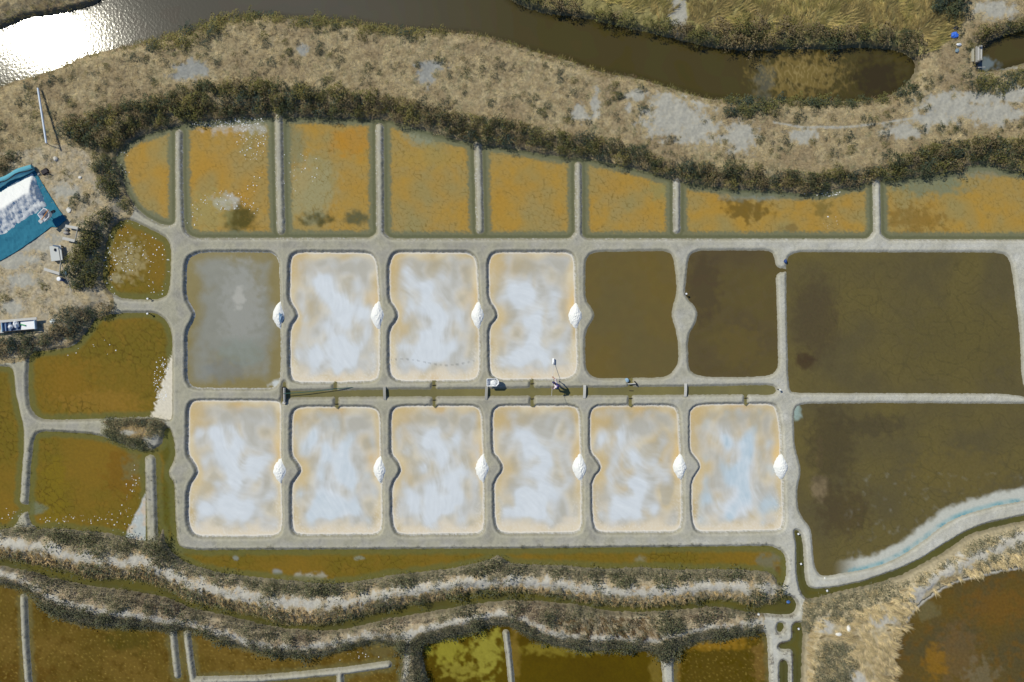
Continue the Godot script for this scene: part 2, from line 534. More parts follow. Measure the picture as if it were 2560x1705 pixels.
	id_of.w3 = pool("salt_pan", "salt", -0.29, [977, 1035, 986, 1020, 1005, 1016, 1188, 1015, 1201, 1027, 1204, 1050, 1208, 1134, 1209, 1214, 1210, 1319, 1199, 1335, 999, 1338, 986, 1326, 980, 1302, 979, 1213, 1000, 1184, 1002, 1170, 989, 1148, 977, 1136], "white salt pan with a tan lower corner, third in the lower row", 0.35)
	id_of.w4 = pool("salt_pan", "salt", -0.29, [1231, 1035, 1240, 1019, 1260, 1015, 1436, 1015, 1449, 1029, 1453, 1134, 1454, 1203, 1455, 1319, 1442, 1333, 1260, 1335, 1243, 1325, 1237, 1297, 1235, 1206, 1257, 1179, 1258, 1164, 1244, 1144, 1233, 1132], "white salt pan straight across the channel from the worker", 0.35)
	id_of.w5 = pool("salt_pan", "salt", -0.29, [1476, 1035, 1483, 1021, 1499, 1015, 1680, 1014, 1696, 1027, 1702, 1134, 1705, 1205, 1706, 1311, 1694, 1331, 1499, 1332, 1486, 1320, 1482, 1275, 1481, 1200, 1502, 1177, 1503, 1164, 1489, 1142, 1476, 1130], "salt pan with tan streaks, next to last in the lower row", 0.35, {"tan": 0.8})
	id_of.w6 = pool("salt_pan", "salt", -0.29, [1726, 1035, 1732, 1021, 1754, 1012, 1930, 1010, 1945, 1023, 1953, 1079, 1955, 1134, 1958, 1203, 1961, 1313, 1950, 1328, 1752, 1331, 1736, 1320, 1731, 1275, 1730, 1203, 1752, 1174, 1753, 1162, 1739, 1142, 1727, 1130], "pale blue and tan salt pan at the end of the lower row", 0.35, {"tan": 0.7, "blue": 0.8})
	# the feeder channel with its side openings
	id_of.cc = pool("channel_water", "canal", -0.17, [706, 955, 713, 955, 714, 978, 833, 977, 833, 948, 841, 948, 841, 977, 1000, 974, 1080, 974, 1080, 948, 1088, 948, 1088, 974, 1280, 972, 1326, 971, 1326, 945, 1334, 945, 1334, 971, 1554, 969, 1572, 968, 1572, 940, 1582, 940, 1582, 968, 1800, 966, 1920, 963, 1938, 966, 1942, 975, 1938, 985, 1920, 987, 1869, 986, 1869, 1016, 1862, 1016, 1862, 986, 1580, 988, 1580, 1018, 1573, 1018, 1573, 988, 1334, 989, 1334, 1020, 1327, 1020, 1327, 989, 1088, 991, 1088, 1022, 1081, 1022, 1081, 991, 844, 992, 844, 1024, 837, 1024, 837, 992, 716, 994, 712, 1006, 705, 1008, 700, 1006, 706, 990], "narrow olive feeder channel between the two rows of salt pans", 0.12)
	# southern canal and ponds
	id_of.k1 = pool("canal_water", "green", -0.4, [-160, 1380, 0, 1393, 55, 1404, 137, 1420, 206, 1437, 247, 1445, 329, 1445, 411, 1464, 461, 1500, 535, 1514, 640, 1538, 722, 1560, 777, 1563, 859, 1549, 914, 1533, 1024, 1511, 1106, 1494, 1188, 1481, 1280, 1475, 1349, 1483, 1445, 1500, 1513, 1508, 1609, 1516, 1686, 1508, 1801, 1494, 1883, 1511, 1920, 1508, 1950, 1494, 1975, 1490, 1994, 1503, 1997, 1527, 1983, 1541, 1947, 1541, 1920, 1538, 1883, 1538, 1801, 1519, 1691, 1530, 1609, 1535, 1527, 1533, 1444, 1516, 1362, 1508, 1280, 1505, 1188, 1514, 1079, 1533, 969, 1552, 859, 1579, 777, 1582, 695, 1574, 640, 1563, 548, 1540, 466, 1524, 411, 1497, 329, 1483, 219, 1469, 137, 1452, 69, 1433, 0, 1419, -160, 1405], "winding green canal through the weedy banks")
	id_of.c2 = pool("canal_water", "green", -0.25, [1986, 1330, 1994, 1357, 1994, 1440, 2002, 1472, 2013, 1500, 2043, 1497, 2112, 1478, 2194, 1461, 2263, 1437, 2318, 1407, 2359, 1385, 2427, 1338, 2496, 1319, 2560, 1305, 2720, 1280, 2720, 1262, 2560, 1291, 2468, 1310, 2414, 1332, 2359, 1365, 2304, 1400, 2249, 1425, 2153, 1458, 2084, 1472, 2030, 1475, 2016, 1459, 2013, 1412, 2010, 1357, 2001, 1330, 1993, 1326], "narrow green ditch hugging the curved sandy bank", 0.3)
	id_of.c3 = pool("canal_water", "green", -0.25, [1984, 1559, 2009, 1559, 2008, 1620, 2004, 1720, 2004, 1830, 1986, 1830, 1986, 1720, 1985, 1625, 1950, 1626, 1948, 1612, 1984, 1604], "short green ditch running out of the picture below the canal end", 0.2)
	pool("pond_water", "green", -0.2, [1945, 1562, 1956, 1556, 1962, 1566, 1960, 1578, 1950, 1584, 1943, 1576], "tiny round green puddle ringed with purple weed", 0.2)
	pool("pond_water", "green", -0.2, [1951, 1656, 1962, 1650, 1972, 1660, 1972, 1830, 1950, 1830], "slim green puddle beside the short ditch", 0.2)
	id_of.q1 = pool("pond_water", "amber", -0.25, [-160, 1450, 0, 1458, 55, 1469, 90, 1494, 110, 1524, 165, 1551, 247, 1568, 329, 1568, 406, 1573, 477, 1573, 548, 1603, 640, 1631, 722, 1642, 805, 1638, 873, 1617, 942, 1603, 983, 1611, 1005, 1628, 1007, 1659, 999, 1705, 995, 1840, -160, 1840], "amber pond with pale specks, crossed by grey mud dividers", 0.4)
	divider("mud_divider", [55, 1497, 59, 1600, 68, 1720, 70, 1840], 10, "long grey mud divider standing alone in the amber pond")
	divider("mud_divider", [429, 1580, 435, 1640, 441, 1690], 9.5, "first of the two close set grey dividers under the weedy bank")
	divider("mud_divider", [465, 1588, 472, 1650, 480, 1704, 560, 1702, 640, 1700, 760, 1690, 870, 1679, 970, 1664], 9.5, "grey mud divider that turns a corner into a long wavy arm")
	divider("mud_divider", [849, 1682, 850, 1840], 9.5, "short grey spur below the wavy divider")
	id_of.q3 = pool("pond_water", "lime", -0.25, [1054, 1620, 1066, 1606, 1106, 1601, 1161, 1585, 1230, 1563, 1280, 1565, 1321, 1593, 1390, 1617, 1472, 1631, 1554, 1625, 1631, 1628, 1653, 1644, 1658, 1705, 1660, 1840, 1072, 1840, 1070, 1705, 1057, 1659], "pond half covered with yellow green algae clouds", 0.4)
	divider("mud_divider", [1265, 1585, 1272, 1640, 1280, 1720, 1284, 1840], 8.5, "grey mud divider spotted with weed between the yellow green and the dark water")
	id_of.q4 = pool("pond_water", "amber", -0.25, [1686, 1630, 1719, 1609, 1801, 1598, 1883, 1581, 1911, 1579, 1920, 1592, 1925, 1705, 1930, 1840, 1686, 1840], "dark olive pond with an ochre shore beside the white path", 0.4)
	id_of.q5 = pool("pond_water", "rust", -0.3, [2241, 1705, 2244, 1631, 2257, 1577, 2285, 1527, 2331, 1489, 2386, 1456, 2441, 1442, 2496, 1429, 2560, 1418, 2720, 1400, 2720, 1840, 2238, 1840], "rust brown pond with a curved white shore", 0.5)
	# local marks: algae patches, bare spots, crusts, painted sun glitter
	var o := upper
	blob([o[1]], 595, 545, 48, 42, C(84, 78, 38), 0.95, 0.5)
	blob([o[1]], 560, 505, 40, 22, C(190, 196, 194), 0.7, 0.9)
	blob([o[1]], 520, 530, 70, 60, C(160, 152, 100), 0.55, 0.6)
	blob([o[1]], 590, 308, 110, 26, C(200, 206, 212), 0.45, 1.0)  # pale sheen painted in for sun glitter on the water
	blob([o[2]], 790, 545, 45, 22, C(72, 72, 44), 0.9, 0.6)
	blob([o[2]], 890, 545, 36, 22, C(84, 88, 66), 0.85, 0.5)
	blob([o[2]], 770, 470, 75, 90, C(162, 156, 118), 0.7, 0.6)
	blob([o[2]], 730, 360, 40, 70, C(128, 132, 104), 0.6, 0.6)
	blob([o[2]], 880, 350, 70, 45, C(190, 132, 34), 0.5, 0.7)
	blob([o[3]], 1050, 335, 45, 32, C(140, 146, 124), 0.85, 0.5)
	blob([o[3]], 1070, 395, 120, 26, C(176, 146, 70), 0.4, 0.9)
	blob([o[5]], 1660, 470, 40, 30, C(140, 142, 96), 0.5, 0.9)
	blob([o[6]], 1870, 520, 60, 36, C(104, 84, 38), 0.75, 1.1)
	blob([o[6]], 1880, 482, 90, 22, C(130, 138, 126), 0.8, 0.6)
	blob([o[6]], 2060, 520, 24, 24, C(112, 98, 50), 0.6, 1.0)
	blob([o[6]], 1960, 480, 120, 18, C(126, 138, 136), 0.7, 0.6)
	blob([o[6]], 1975, 570, 22, 18, C(120, 100, 60), 0.6, 1.0)
	blob([o[7]], 2290, 548, 80, 40, C(136, 108, 52), 0.7, 1.1)
	blob([o[7]], 2330, 460, 110, 34, C(124, 132, 108), 0.85, 0.6)
	blob([o[7]], 2460, 425, 110, 22, C(124, 134, 120), 0.7, 0.6)
	blob([id_of.l1], 320, 650, 45, 55, C(178, 164, 122), 0.55, 1.0)
	blob([id_of.l1], 285, 700, 22, 16, C(176, 170, 140), 0.5, 1.0)
	blob([id_of.l2], 160, 960, 90, 80, C(140, 106, 36), 0.4, 0.8)
	blob([id_of.l2], 250, 1010, 120, 40, C(152, 118, 52), 0.5, 0.8)
	blob([id_of.l3], 130, 1240, 40, 110, C(130, 112, 34), 0.6, 0.8)
	blob([id_of.l3], 300, 1180, 50, 70, C(124, 88, 34), 0.5, 0.8)
	blob([id_of.l3], 330, 1170, 30, 40, C(116, 118, 84), 0.5, 0.9)
	blob([id_of.l3], 80, 1275, 40, 20, C(120, 128, 104), 0.8, 0.8)
	blob([id_of.l3], 770, 1447, 60, 14, C(168, 168, 156), 0.75, 1.0)
	blob([id_of.l3], 690, 1432, 14, 9, C(150, 156, 156), 0.8, 0.6)
	blob([id_of.l3], 588, 1397, 8, 8, C(140, 146, 140), 0.8, 0.6)
	blob([id_of.l3], 900, 1397, 16, 6, C(140, 146, 130), 0.7, 0.8)
	blob([id_of.l3], 1600, 1400, 16, 10, C(140, 142, 120), 0.6, 0.8)
	blob([id_of.l3], 1925, 1410, 36, 34, C(118, 116, 92), 0.85, 0.9)
	blob([id_of.l3], 1950, 1440, 14, 26, C(104, 78, 30), 0.7, 0.9)
	blob([id_of.l3], 418, 1120, 22, 70, C(88, 90, 38), 0.8, 0.4)
	blob([id_of.l3], 416, 1260, 20, 110, C(92, 92, 40), 0.8, 0.4)
	blob([id_of.l3], 428, 1370, 40, 22, C(112, 120, 96), 0.7, 0.6)
	blob([id_of.a1], 600, 770, 60, 130, C(158, 158, 152), 0.7, 0.7)
	blob([id_of.a1], 595, 745, 20, 30, C(184, 182, 174), 0.7, 0.8)
	blob([id_of.a1], 600, 880, 70, 40, C(134, 142, 132), 0.6, 0.6)
	blob([id_of.a1], 560, 925, 60, 36, C(124, 128, 128), 0.5, 0.6)
	blob([id_of.b2], 2050, 1220, 24, 40, C(132, 116, 88), 0.9, 0.45)
	blob([id_of.b2], 2052, 1130, 10, 44, C(112, 96, 64), 0.6, 0.9)
	blob([id_of.b2], 2190, 1065, 90, 34, C(78, 70, 52), 0.6, 0.6)
	blob([id_of.b2], 2080, 1110, 70, 130, C(76, 67, 48), 0.6, 0.5)
	blob([id_of.b2], 2110, 1280, 80, 70, C(78, 66, 46), 0.6, 0.7)
	blob([id_of.b2], 1992, 1030, 16, 22, C(158, 178, 172), 0.9, 0.6)
	blob([id_of.b2], 2400, 1180, 160, 70, C(116, 102, 54), 0.5, 0.6)
	blob([id_of.b1], 2040, 800, 70, 130, C(84, 73, 52), 0.7, 0.4)
	blob([id_of.b1], 2015, 905, 30, 24, C(68, 52, 40), 0.7, 0.6)
	blob([id_of.b1], 2420, 860, 190, 110, C(100, 90, 52), 0.6, 0.7)
	blob([id_of.a6], 1760, 720, 50, 100, C(84, 72, 52), 0.8, 0.6)
	blob([id_of.a6], 1850, 860, 70, 60, C(106, 92, 52), 0.6, 0.7)
	blob([id_of.q1], 60, 1690, 90, 40, C(96, 70, 26), 0.5, 0.9)
	blob([id_of.q1], 950, 1625, 50, 30, C(110, 104, 70), 0.5, 1.0)
	blob([id_of.q1], 320, 1600, 60, 40, C(80, 74, 26), 0.6, 0.9)
	blob([id_of.q3], 1120, 1625, 55, 45, C(148, 140, 52), 0.95, 1.0)
	blob([id_of.q3], 1215, 1630, 42, 75, C(152, 144, 58), 0.95, 1.0)
	blob([id_of.q3], 1150, 1680, 50, 22, C(148, 138, 56), 0.8, 1.2)
	blob([id_of.q3], 1420, 1625, 150, 20, C(136, 122, 46), 0.8, 0.7)
	blob([id_of.q3], 1285, 1640, 18, 90, C(128, 106, 46), 0.8, 0.6)
	blob([id_of.q3], 1642, 1680, 20, 60, C(126, 108, 48), 0.8, 0.8)
	blob([id_of.q4], 1780, 1610, 120, 20, C(146, 112, 36), 0.9, 0.7)
	blob([id_of.q4], 1905, 1660, 24, 80, C(124, 98, 50), 0.8, 0.9)
	blob([id_of.q4], 1694, 1690, 12, 70, C(130, 104, 48), 0.7, 0.8)
	blob([id_of.q5], 2400, 1640, 60, 90, C(112, 92, 62), 0.6, 0.8)
	blob([id_of.q5], 2345, 1660, 34, 50, C(144, 106, 36), 0.7, 0.8)
	blob([id_of.q5], 2460, 1700, 50, 50, C(126, 116, 92), 0.5, 1.1)
	blob([id_of.q5], 2320, 1530, 40, 30, C(116, 110, 78), 0.6, 0.8)
	blob([id_of.q5], 2500, 1520, 90, 50, C(122, 88, 38), 0.5, 0.8)
	blob([id_of.river], 2010, 180, 110, 56, C(122, 104, 58), 0.85, 1.3)
	blob([id_of.river], 2200, 190, 70, 60, C(56, 48, 28), 0.8, 0.7)
	blob([id_of.river], 1915, 200, 30, 50, C(96, 96, 84), 0.6, 0.8)
	blob([id_of.inlet], 2475, 155, 30, 20, C(120, 136, 146), 0.6, 0.9)

func lay_zone(id: int, pts: Array) -> void:
	fill(rounded(poly(pts), 0.5), func(start: int, row: PackedFloat32Array) -> void:
		for k in row.size():
			if row[k] > (-0.35 if id == SOUTH or id == EAST or id == FAR or id == NORTH else 0.0):  # NORTH reaches the water so its dark edge stands in for shrub shade
				zsd[start + k] = maxf(row[k], zsd[start + k]) if zone[start + k] > 0 else row[k]
				zone[start + k] = id
			elif zone[start + k] == 0 and row[k] > zsd[start + k]:
				zsd[start + k] = row[k])

func bare_spot(x: float, y: float, rx: float, ry: float, ragged := 0.6) -> void:
	var c := P(x, y)
	var a := rx * S
	var b := ry * S
	for j in range(maxi(0, int((c.y - b * 1.7 - Z0) / G)), mini(NZ - 1, int((c.y + b * 1.7 - Z0) / G)) + 1):
		for i in range(maxi(0, int((c.x - a * 1.7 - X0) / G)), mini(NX - 1, int((c.x + a * 1.7 - X0) / G)) + 1):
			var px := X0 + i * G
			var pz := Z0 + j * G
			var d := Vector2((px - c.x) / a, (pz - c.y) / b).length()
			var v := 1.0 - smoothstep(0.6, 1.1, d + ragged * (n_mid.get_noise_2d(px * 1.3, pz * 1.3) + 0.5 * n_fine.get_noise_2d(px, pz)))
			bare[j * NX + i] = maxf(bare[j * NX + i], v)

func bare_strip(pts: Array, half: float, ragged := 0.9) -> void:
	var p := poly(pts)
	for k in p.size() - 1:
		var a := p[k]
		var b := p[k + 1]
		var w := half * S
		var lo := a.min(b) - Vector2.ONE * w * 2.2
		var hi := a.max(b) + Vector2.ONE * w * 2.2
		for j in range(maxi(0, int((lo.y - Z0) / G)), mini(NZ - 1, int((hi.y - Z0) / G)) + 1):
			for i in range(maxi(0, int((lo.x - X0) / G)), mini(NX - 1, int((hi.x - X0) / G)) + 1):
				var q := Vector2(X0 + i * G, Z0 + j * G)
				var d := q.distance_to(Geometry2D.get_closest_point_to_segment(q, a, b)) / w
				var v := 1.0 - smoothstep(0.55, 1.1, d + ragged * 1.5 * n_mid.get_noise_2d(q.x * 1.3, q.y * 0.8) + 0.4 * n_fine.get_noise_2d(q.x, q.y))
				bare[j * NX + i] = maxf(bare[j * NX + i], v)

const NORTH := 1
const FAR := 2
const SOUTH := 3
const KNOLL := 4
const EAST := 5
const WEST := 6
const POND_EDGE := [2720, 432, 2560, 420, 2510, 412, 2427, 404, 2386, 420, 2276, 434, 2205, 440, 2112, 460, 2057, 473, 2002, 474, 1920, 464, 1828, 462, 1746, 449, 1700, 445, 1660, 434, 1554, 403, 1472, 386, 1362, 375, 1280, 361, 1221, 354, 1134, 337, 1024, 306, 969, 287, 914, 288, 805, 284, 720, 284, 640, 286, 548, 290, 480, 296, 411, 311, 343, 333, 302, 358, 284, 382]

func lay_out_zones() -> void:
	lay_zone(NORTH, [-160, -140, 2720, -140] + POND_EDGE + [290, 430, 302, 480, 328, 525, 312, 538, 298, 545, 268, 568, 256, 605, 249, 650, 246, 700, 258, 728, 275, 748, 272, 768, 235, 788, 205, 832, 140, 868, 70, 874, 60, 893, 0, 897, -160, 897])
	lay_zone(WEST, [-160, 395, 60, 380, 150, 360, 225, 375, 245, 440, 290, 480, 328, 525, 312, 538, 298, 545, 268, 568, 256, 605, 249, 650, 246, 700, 258, 728, 275, 748, 272, 768, 235, 788, 205, 832, 140, 868, 70, 874, 60, 893, 0, 897, -160, 897])
	lay_zone(FAR, [1180, -140, 1257, -10, 1310, 15, 1400, 40, 1520, 60, 1630, 86, 1720, 106, 1860, 126, 2000, 124, 2180, 122, 2300, 130, 2345, 110, 2390, 60, 2380, 0, 2380, -140])
	lay_zone(SOUTH, [-160, 1329, 82, 1327, 192, 1331, 299, 1346, 362, 1362, 398, 1352, 402, 1300, 412, 1360, 444, 1400, 480, 1417, 548, 1436, 640, 1447, 777, 1461, 887, 1459, 969, 1443, 1134, 1424, 1216, 1411, 1230, 1402, 1243, 1398, 1258, 1402, 1280, 1413, 1417, 1418, 1513, 1426, 1691, 1428, 1828, 1426, 1925, 1433, 1944, 1465, 1946, 1490, 1905, 1512, 1898, 1545, 1900, 1570, 1883, 1582, 1801, 1598, 1719, 1609, 1690, 1622, 1670, 1650, 1650, 1638, 1631, 1628, 1554, 1624, 1472, 1630, 1390, 1616, 1321, 1592, 1280, 1560, 1230, 1560, 1161, 1583, 1062, 1602, 1054, 1640, 1070, 1720, 1070, 1840, 1000, 1840, 1007, 1640, 1000, 1618, 942, 1600, 873, 1615, 805, 1636, 722, 1640, 640, 1629, 548, 1600, 477, 1571, 247, 1566, 165, 1549, 110, 1522, 55, 1466, -160, 1452])
	lay_zone(KNOLL, [250, 1052, 300, 1044, 378, 1046, 408, 1052, 420, 1066, 406, 1078, 404, 1108, 392, 1122, 362, 1128, 315, 1113, 274, 1094, 252, 1074, 280, 1068, 262, 1058])
	lay_zone(EAST, [2014, 1502, 2043, 1500, 2112, 1481, 2194, 1464, 2263, 1440, 2318, 1410, 2359, 1388, 2427, 1341, 2496, 1322, 2560, 1308, 2720, 1284, 2720, 1840, 2009, 1840, 2012, 1559, 2018, 1530])
	for b in [[490, 178, 52, 24], [465, 196, 40, 12], [1068, 192, 28, 30], [1080, 168, 40, 14], [1690, 300, 96, 62], [1735, 330, 70, 40], [1660, 260, 30, 34], [1487, 265, 13, 44], [1450, 288, 28, 26], [1590, 242, 32, 16], [1568, 270, 10, 18], [1845, 345, 50, 42], [1690, 30, 24, 52], [2330, 300, 60, 24], [2000, 345, 40, 20], [760, 130, 16, 16], [385, 1104, 22, 22], [320, 1082, 20, 9], [2200, 1545, 42, 18], [2060, 1560, 26, 22], [2140, 1692, 22, 24], [60, 700, 40, 20], [40, 770, 30, 24], [170, 480, 34, 20], [100, 610, 70, 26], [40, 650, 70, 24], [2480, 30, 60, 26], [2440, 250, 80, 20], [2510, 165, 50, 9], [2370, 270, 90, 40], [2480, 285, 80, 36], [2250, 330, 60, 22], [2520, 240, 60, 24]]:
		bare_spot(b[0], b[1], b[2], b[3])
	bare_strip([0, 1352, 60, 1358, 120, 1368, 200, 1386, 300, 1404, 360, 1398, 440, 1438, 500, 1457, 560, 1472, 640, 1490, 700, 1500, 800, 1507, 880, 1500, 960, 1484, 1050, 1468, 1150, 1458, 1220, 1453, 1320, 1451, 1400, 1461, 1460, 1466, 1540, 1474, 1600, 1478, 1700, 1470, 1800, 1464, 1900, 1466, 1935, 1472], 14.0)
	bare_strip([0, 1434, 60, 1450, 100, 1473, 135, 1492, 250, 1522, 330, 1532, 400, 1548, 440, 1553, 490, 1561, 560, 1581, 640, 1609, 740, 1619, 840, 1606, 930, 1585, 1000, 1590, 1060, 1571, 1120, 1556, 1200, 1541, 1260, 1533, 1310, 1546, 1350, 1570, 1400, 1585, 1480, 1588, 1560, 1592, 1640, 1595, 1700, 1580, 1760, 1566, 1860, 1558, 1900, 1556], 9.0)
	bare_strip([1020, 1600, 1018, 1640, 1012, 1705], 8.0, 0.5)
	bare_strip([2280, 1490, 2340, 1440, 2400, 1402, 2480, 1370, 2560, 1342, 2700, 1320], 15.0)
	bare_strip([1930, 310, 2000, 322, 2110, 322, 2200, 312, 2330, 290], 3.5, 0.4)
	bare_strip([1680, 60, 1700, 75, 1690, 0], 14.0)

func shape_ground() -> void:
	var lift := [0.0, 0.4, 0.4, 0.35, 0.2, 0.3, 0.4]
	for j in NZ:
		var z := Z0 + j * G
		for i in NX:
			var k := j * NX + i
			var x := X0 + i * G
			var d := sd[k]
			if d > -8.0:
				d += 0.034 * n_fine.get_noise_2d(x, z) + 0.03 * n_mid.get_noise_2d(x * 1.2, z * 1.2)
				if zsd[k] > -0.4:
					d += 0.1 * n_mid.get_noise_2d(x * 2.0, z * 2.0)
				sd[k] = d
			var h := 0.02 * n_fine.get_noise_2d(x * 0.9, z * 0.9) + 0.02 * n_mid.get_noise_2d(x, z)
			if zsd[k] > -0.6:
				var l: float = lift[zone[k]] if zone[k] > 0 else 0.0
				h += l * smoothstep(0.0, 1.3, zsd[k]) * smoothstep(0.1, 1.2, -d)
				h += 0.06 * n_mid.get_noise_2d(x + 40.0, z) * smoothstep(0.0, 0.6, zsd[k])
			if d > -0.4 and pid[k] >= 0:
				var level: float = pools[pid[k]].level
				# a rounded shoulder, a steep wet face, then the bed
				var t := smoothstep(-0.25, 0.03, d)
				h = lerpf(h, level - 0.01, t) - 0.5 * maxf(0.0, d - 0.02)
			hgt[k] = h

# ---------------------------------------------------------------- ground meshes
func px_of(x: float) -> float:
	return x / S + 1280.0

func mud_color(x: float, z: float, k: int) -> Color:
	var px := x / S + 1280.0
	var py := z / S + 852.5
	var dry := smoothstep(1250.0, 2150.0, px + 120.0 * n_low.get_noise_2d(x, z)) * 0.9 + 0.35 * smoothstep(1340.0, 1375.0, py) * smoothstep(420.0, 500.0, px)  # clay drier to the east; brightening from the sun angle is painted in too
	dry = clampf(dry, 0.0, 1.0)
	var c := Color(0.43, 0.41, 0.35).lerp(Color(0.64, 0.63, 0.575), dry)
	var m := n_mid.get_noise_2d(x * 1.4, z * 1.4)
	var f := n_fine.get_noise_2d(x * 2.2, z * 2.2)
	c = c * (1.04 + 0.10 * m + 0.16 * f + 0.16 * n_low.get_noise_2d(x * 2.0 + 70.0, z * 2.0))
	c = c.lerp(Color(0.50, 0.475, 0.36), clampf(0.45 + 1.2 * n_mid.get_noise_2d(x * 0.5, z * 0.5 + 30.0), 0.0, 0.8) * (1.0 - dry * 0.6))
	var damp := clampf(1.5 * n_mid.get_noise_2d(x * 0.8 - 20.0, z * 0.8) - 0.15, 0.0, 0.55)
	c = c.lerp(c * 0.78, damp)
	c = c * (1.0 - 0.14 * cracks(x + 3.0, z, 0.55) * clampf(0.5 + 1.5 * m, 0.0, 1.0))
	if f > 0.38:
		c = c * (1.0 - 0.5 * (f - 0.38))
	if sd[k] > -0.5 and sd[k] < 0.0:
		c = c.lerp(Color(0.60, 0.57, 0.45), 0.45 * smoothstep(0.12, 0.0, absf(sd[k] + 0.3)))
	var d := sd[k]
	if d > -0.34 and d < 3.0:
		# wet clay at the foot of the bank
		var wet := smoothstep(-0.24, -0.06, d)
		c = c.lerp(Color(0.27, 0.245, 0.16), 0.55 * wet)
		if pid[k] >= 0:
			var st: String = pools[pid[k]].style
			if st == "salt" or st == "grey":
				var rim := smoothstep(0.09, 0.02, absf(d + 0.02))
				c = c.lerp(Color(0.74, 0.75, 0.77), rim * clampf(0.45 + 0.8 * f, 0.0, 0.8))
			elif st == "orange" and f > 0.42 and d > -0.2:
				c = c.lerp(Color(0.7, 0.7, 0.7), 0.6)
	return Color(c.r, c.g, c.b)

func zone_color(x: float, z: float, k: int, kind: int) -> Color:
	var lo := n_low.get_noise_2d(x, z)
	var m := n_mid.get_noise_2d(x, z)
	var f := n_fine.get_noise_2d(x, z)
	var c := Color(0.40, 0.315, 0.19)
	if kind == NORTH:
		c = Color(0.51, 0.425, 0.265).lerp(Color(0.40, 0.32, 0.19), clampf(0.5 + 1.2 * m, 0.0, 1.0))
		c = c.lerp(Color(0.38, 0.295, 0.18), clampf(1.6 * n_low.get_noise_2d(x * 1.3 + 5.0, z * 1.3), 0.0, 0.7))
	elif kind == WEST:
		c = Color(0.58, 0.48, 0.31).lerp(Color(0.50, 0.44, 0.33), clampf(0.5 + 1.3 * m, 0.0, 1.0))
	elif kind == FAR:
		c = Color(0.38, 0.33, 0.14)
	elif kind == SOUTH:
		c = Color(0.50, 0.42, 0.29)
	elif kind == EAST:
		c = Color(0.58, 0.49, 0.32)
	c = c * (1.0 + 0.34 * f + 0.1 * lo)
	var b := bare[k]
	if b > 0.0:
		var g := Color(0.52, 0.50, 0.43)
		if kind == SOUTH or kind == EAST:
			g = Color(0.62, 0.59, 0.52)
		elif kind == NORTH and x < -2.0:
			g = Color(0.40, 0.40, 0.37)
		c = c.lerp(g * (1.0 + 0.16 * f + 0.1 * m), b)
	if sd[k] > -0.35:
		c = c.lerp(Color(0.16, 0.145, 0.10), 0.7 * smoothstep(-0.35, -0.05, sd[k]))  # wet shore; along the shrub belt this also paints in shrub shade
	return Color(c.r, c.g, c.b)

func build_class(owner_of: PackedInt32Array, want: int, i0: int, i1: int, j0: int, j1: int, level: float, plates: float, paint: Callable) -> ArrayMesh:
	# one mesh from the squares that belong to WANT; a LEVEL under 9 is a flat sheet (with sunken cracks for PLATES), else the ground
	var flat := level < 9.0
	var verts := PackedVector3Array()
	var norms := PackedVector3Array()
	var cols := PackedColorArray()
	var idx := PackedInt32Array()
	var touched := PackedInt32Array()
	var step: Array[int] = [0, 1, NX + 1, NX]
	var q := PackedInt32Array([0, 0, 0, 0])
	for j in range(j0, j1):
		for i in range(i0, i1):
			var k := j * NX + i
			if owner_of[k] != want:
				continue
			for c in 4:
				var g := k + step[c]
				if remap[g] < 0:
					remap[g] = verts.size()
					touched.append(g)
					var gi := g % NX
					var gj := g / NX
					var x := X0 + gi * G
					var z := Z0 + gj * G
					if flat:
						var y := level
						if plates >= 0.0:
							y += 0.004 - 0.012 * cracks(x + plates, z, 0.47 if plates < 1.0 else 0.6)
						verts.append(Vector3(x, y, z))
						norms.append(Vector3.UP)
					else:
						verts.append(Vector3(x, hgt[g], z))
						var hx := hgt[gj * NX + mini(gi + 1, NX - 1)] - hgt[gj * NX + maxi(gi - 1, 0)]
						var hz := hgt[mini(gj + 1, NZ - 1) * NX + gi] - hgt[maxi(gj - 1, 0) * NX + gi]
						norms.append(Vector3(-hx, 2.0 * G, -hz).normalized())
					cols.append(paint.call(x, z, g))
				q[c] = remap[g]
			idx.append(q[0])
			idx.append(q[1])
			idx.append(q[2])
			idx.append(q[0])
			idx.append(q[2])
			idx.append(q[3])
	for g in touched:
		remap[g] = -1
	if idx.is_empty():
		return null
	var arrays := []
	arrays.resize(Mesh.ARRAY_MAX)
	arrays[Mesh.ARRAY_VERTEX] = verts
	arrays[Mesh.ARRAY_NORMAL] = norms
	arrays[Mesh.ARRAY_COLOR] = cols
	arrays[Mesh.ARRAY_INDEX] = idx
	var mesh := ArrayMesh.new()
	mesh.add_surface_from_arrays(Mesh.PRIMITIVE_TRIANGLES, arrays)
	return mesh

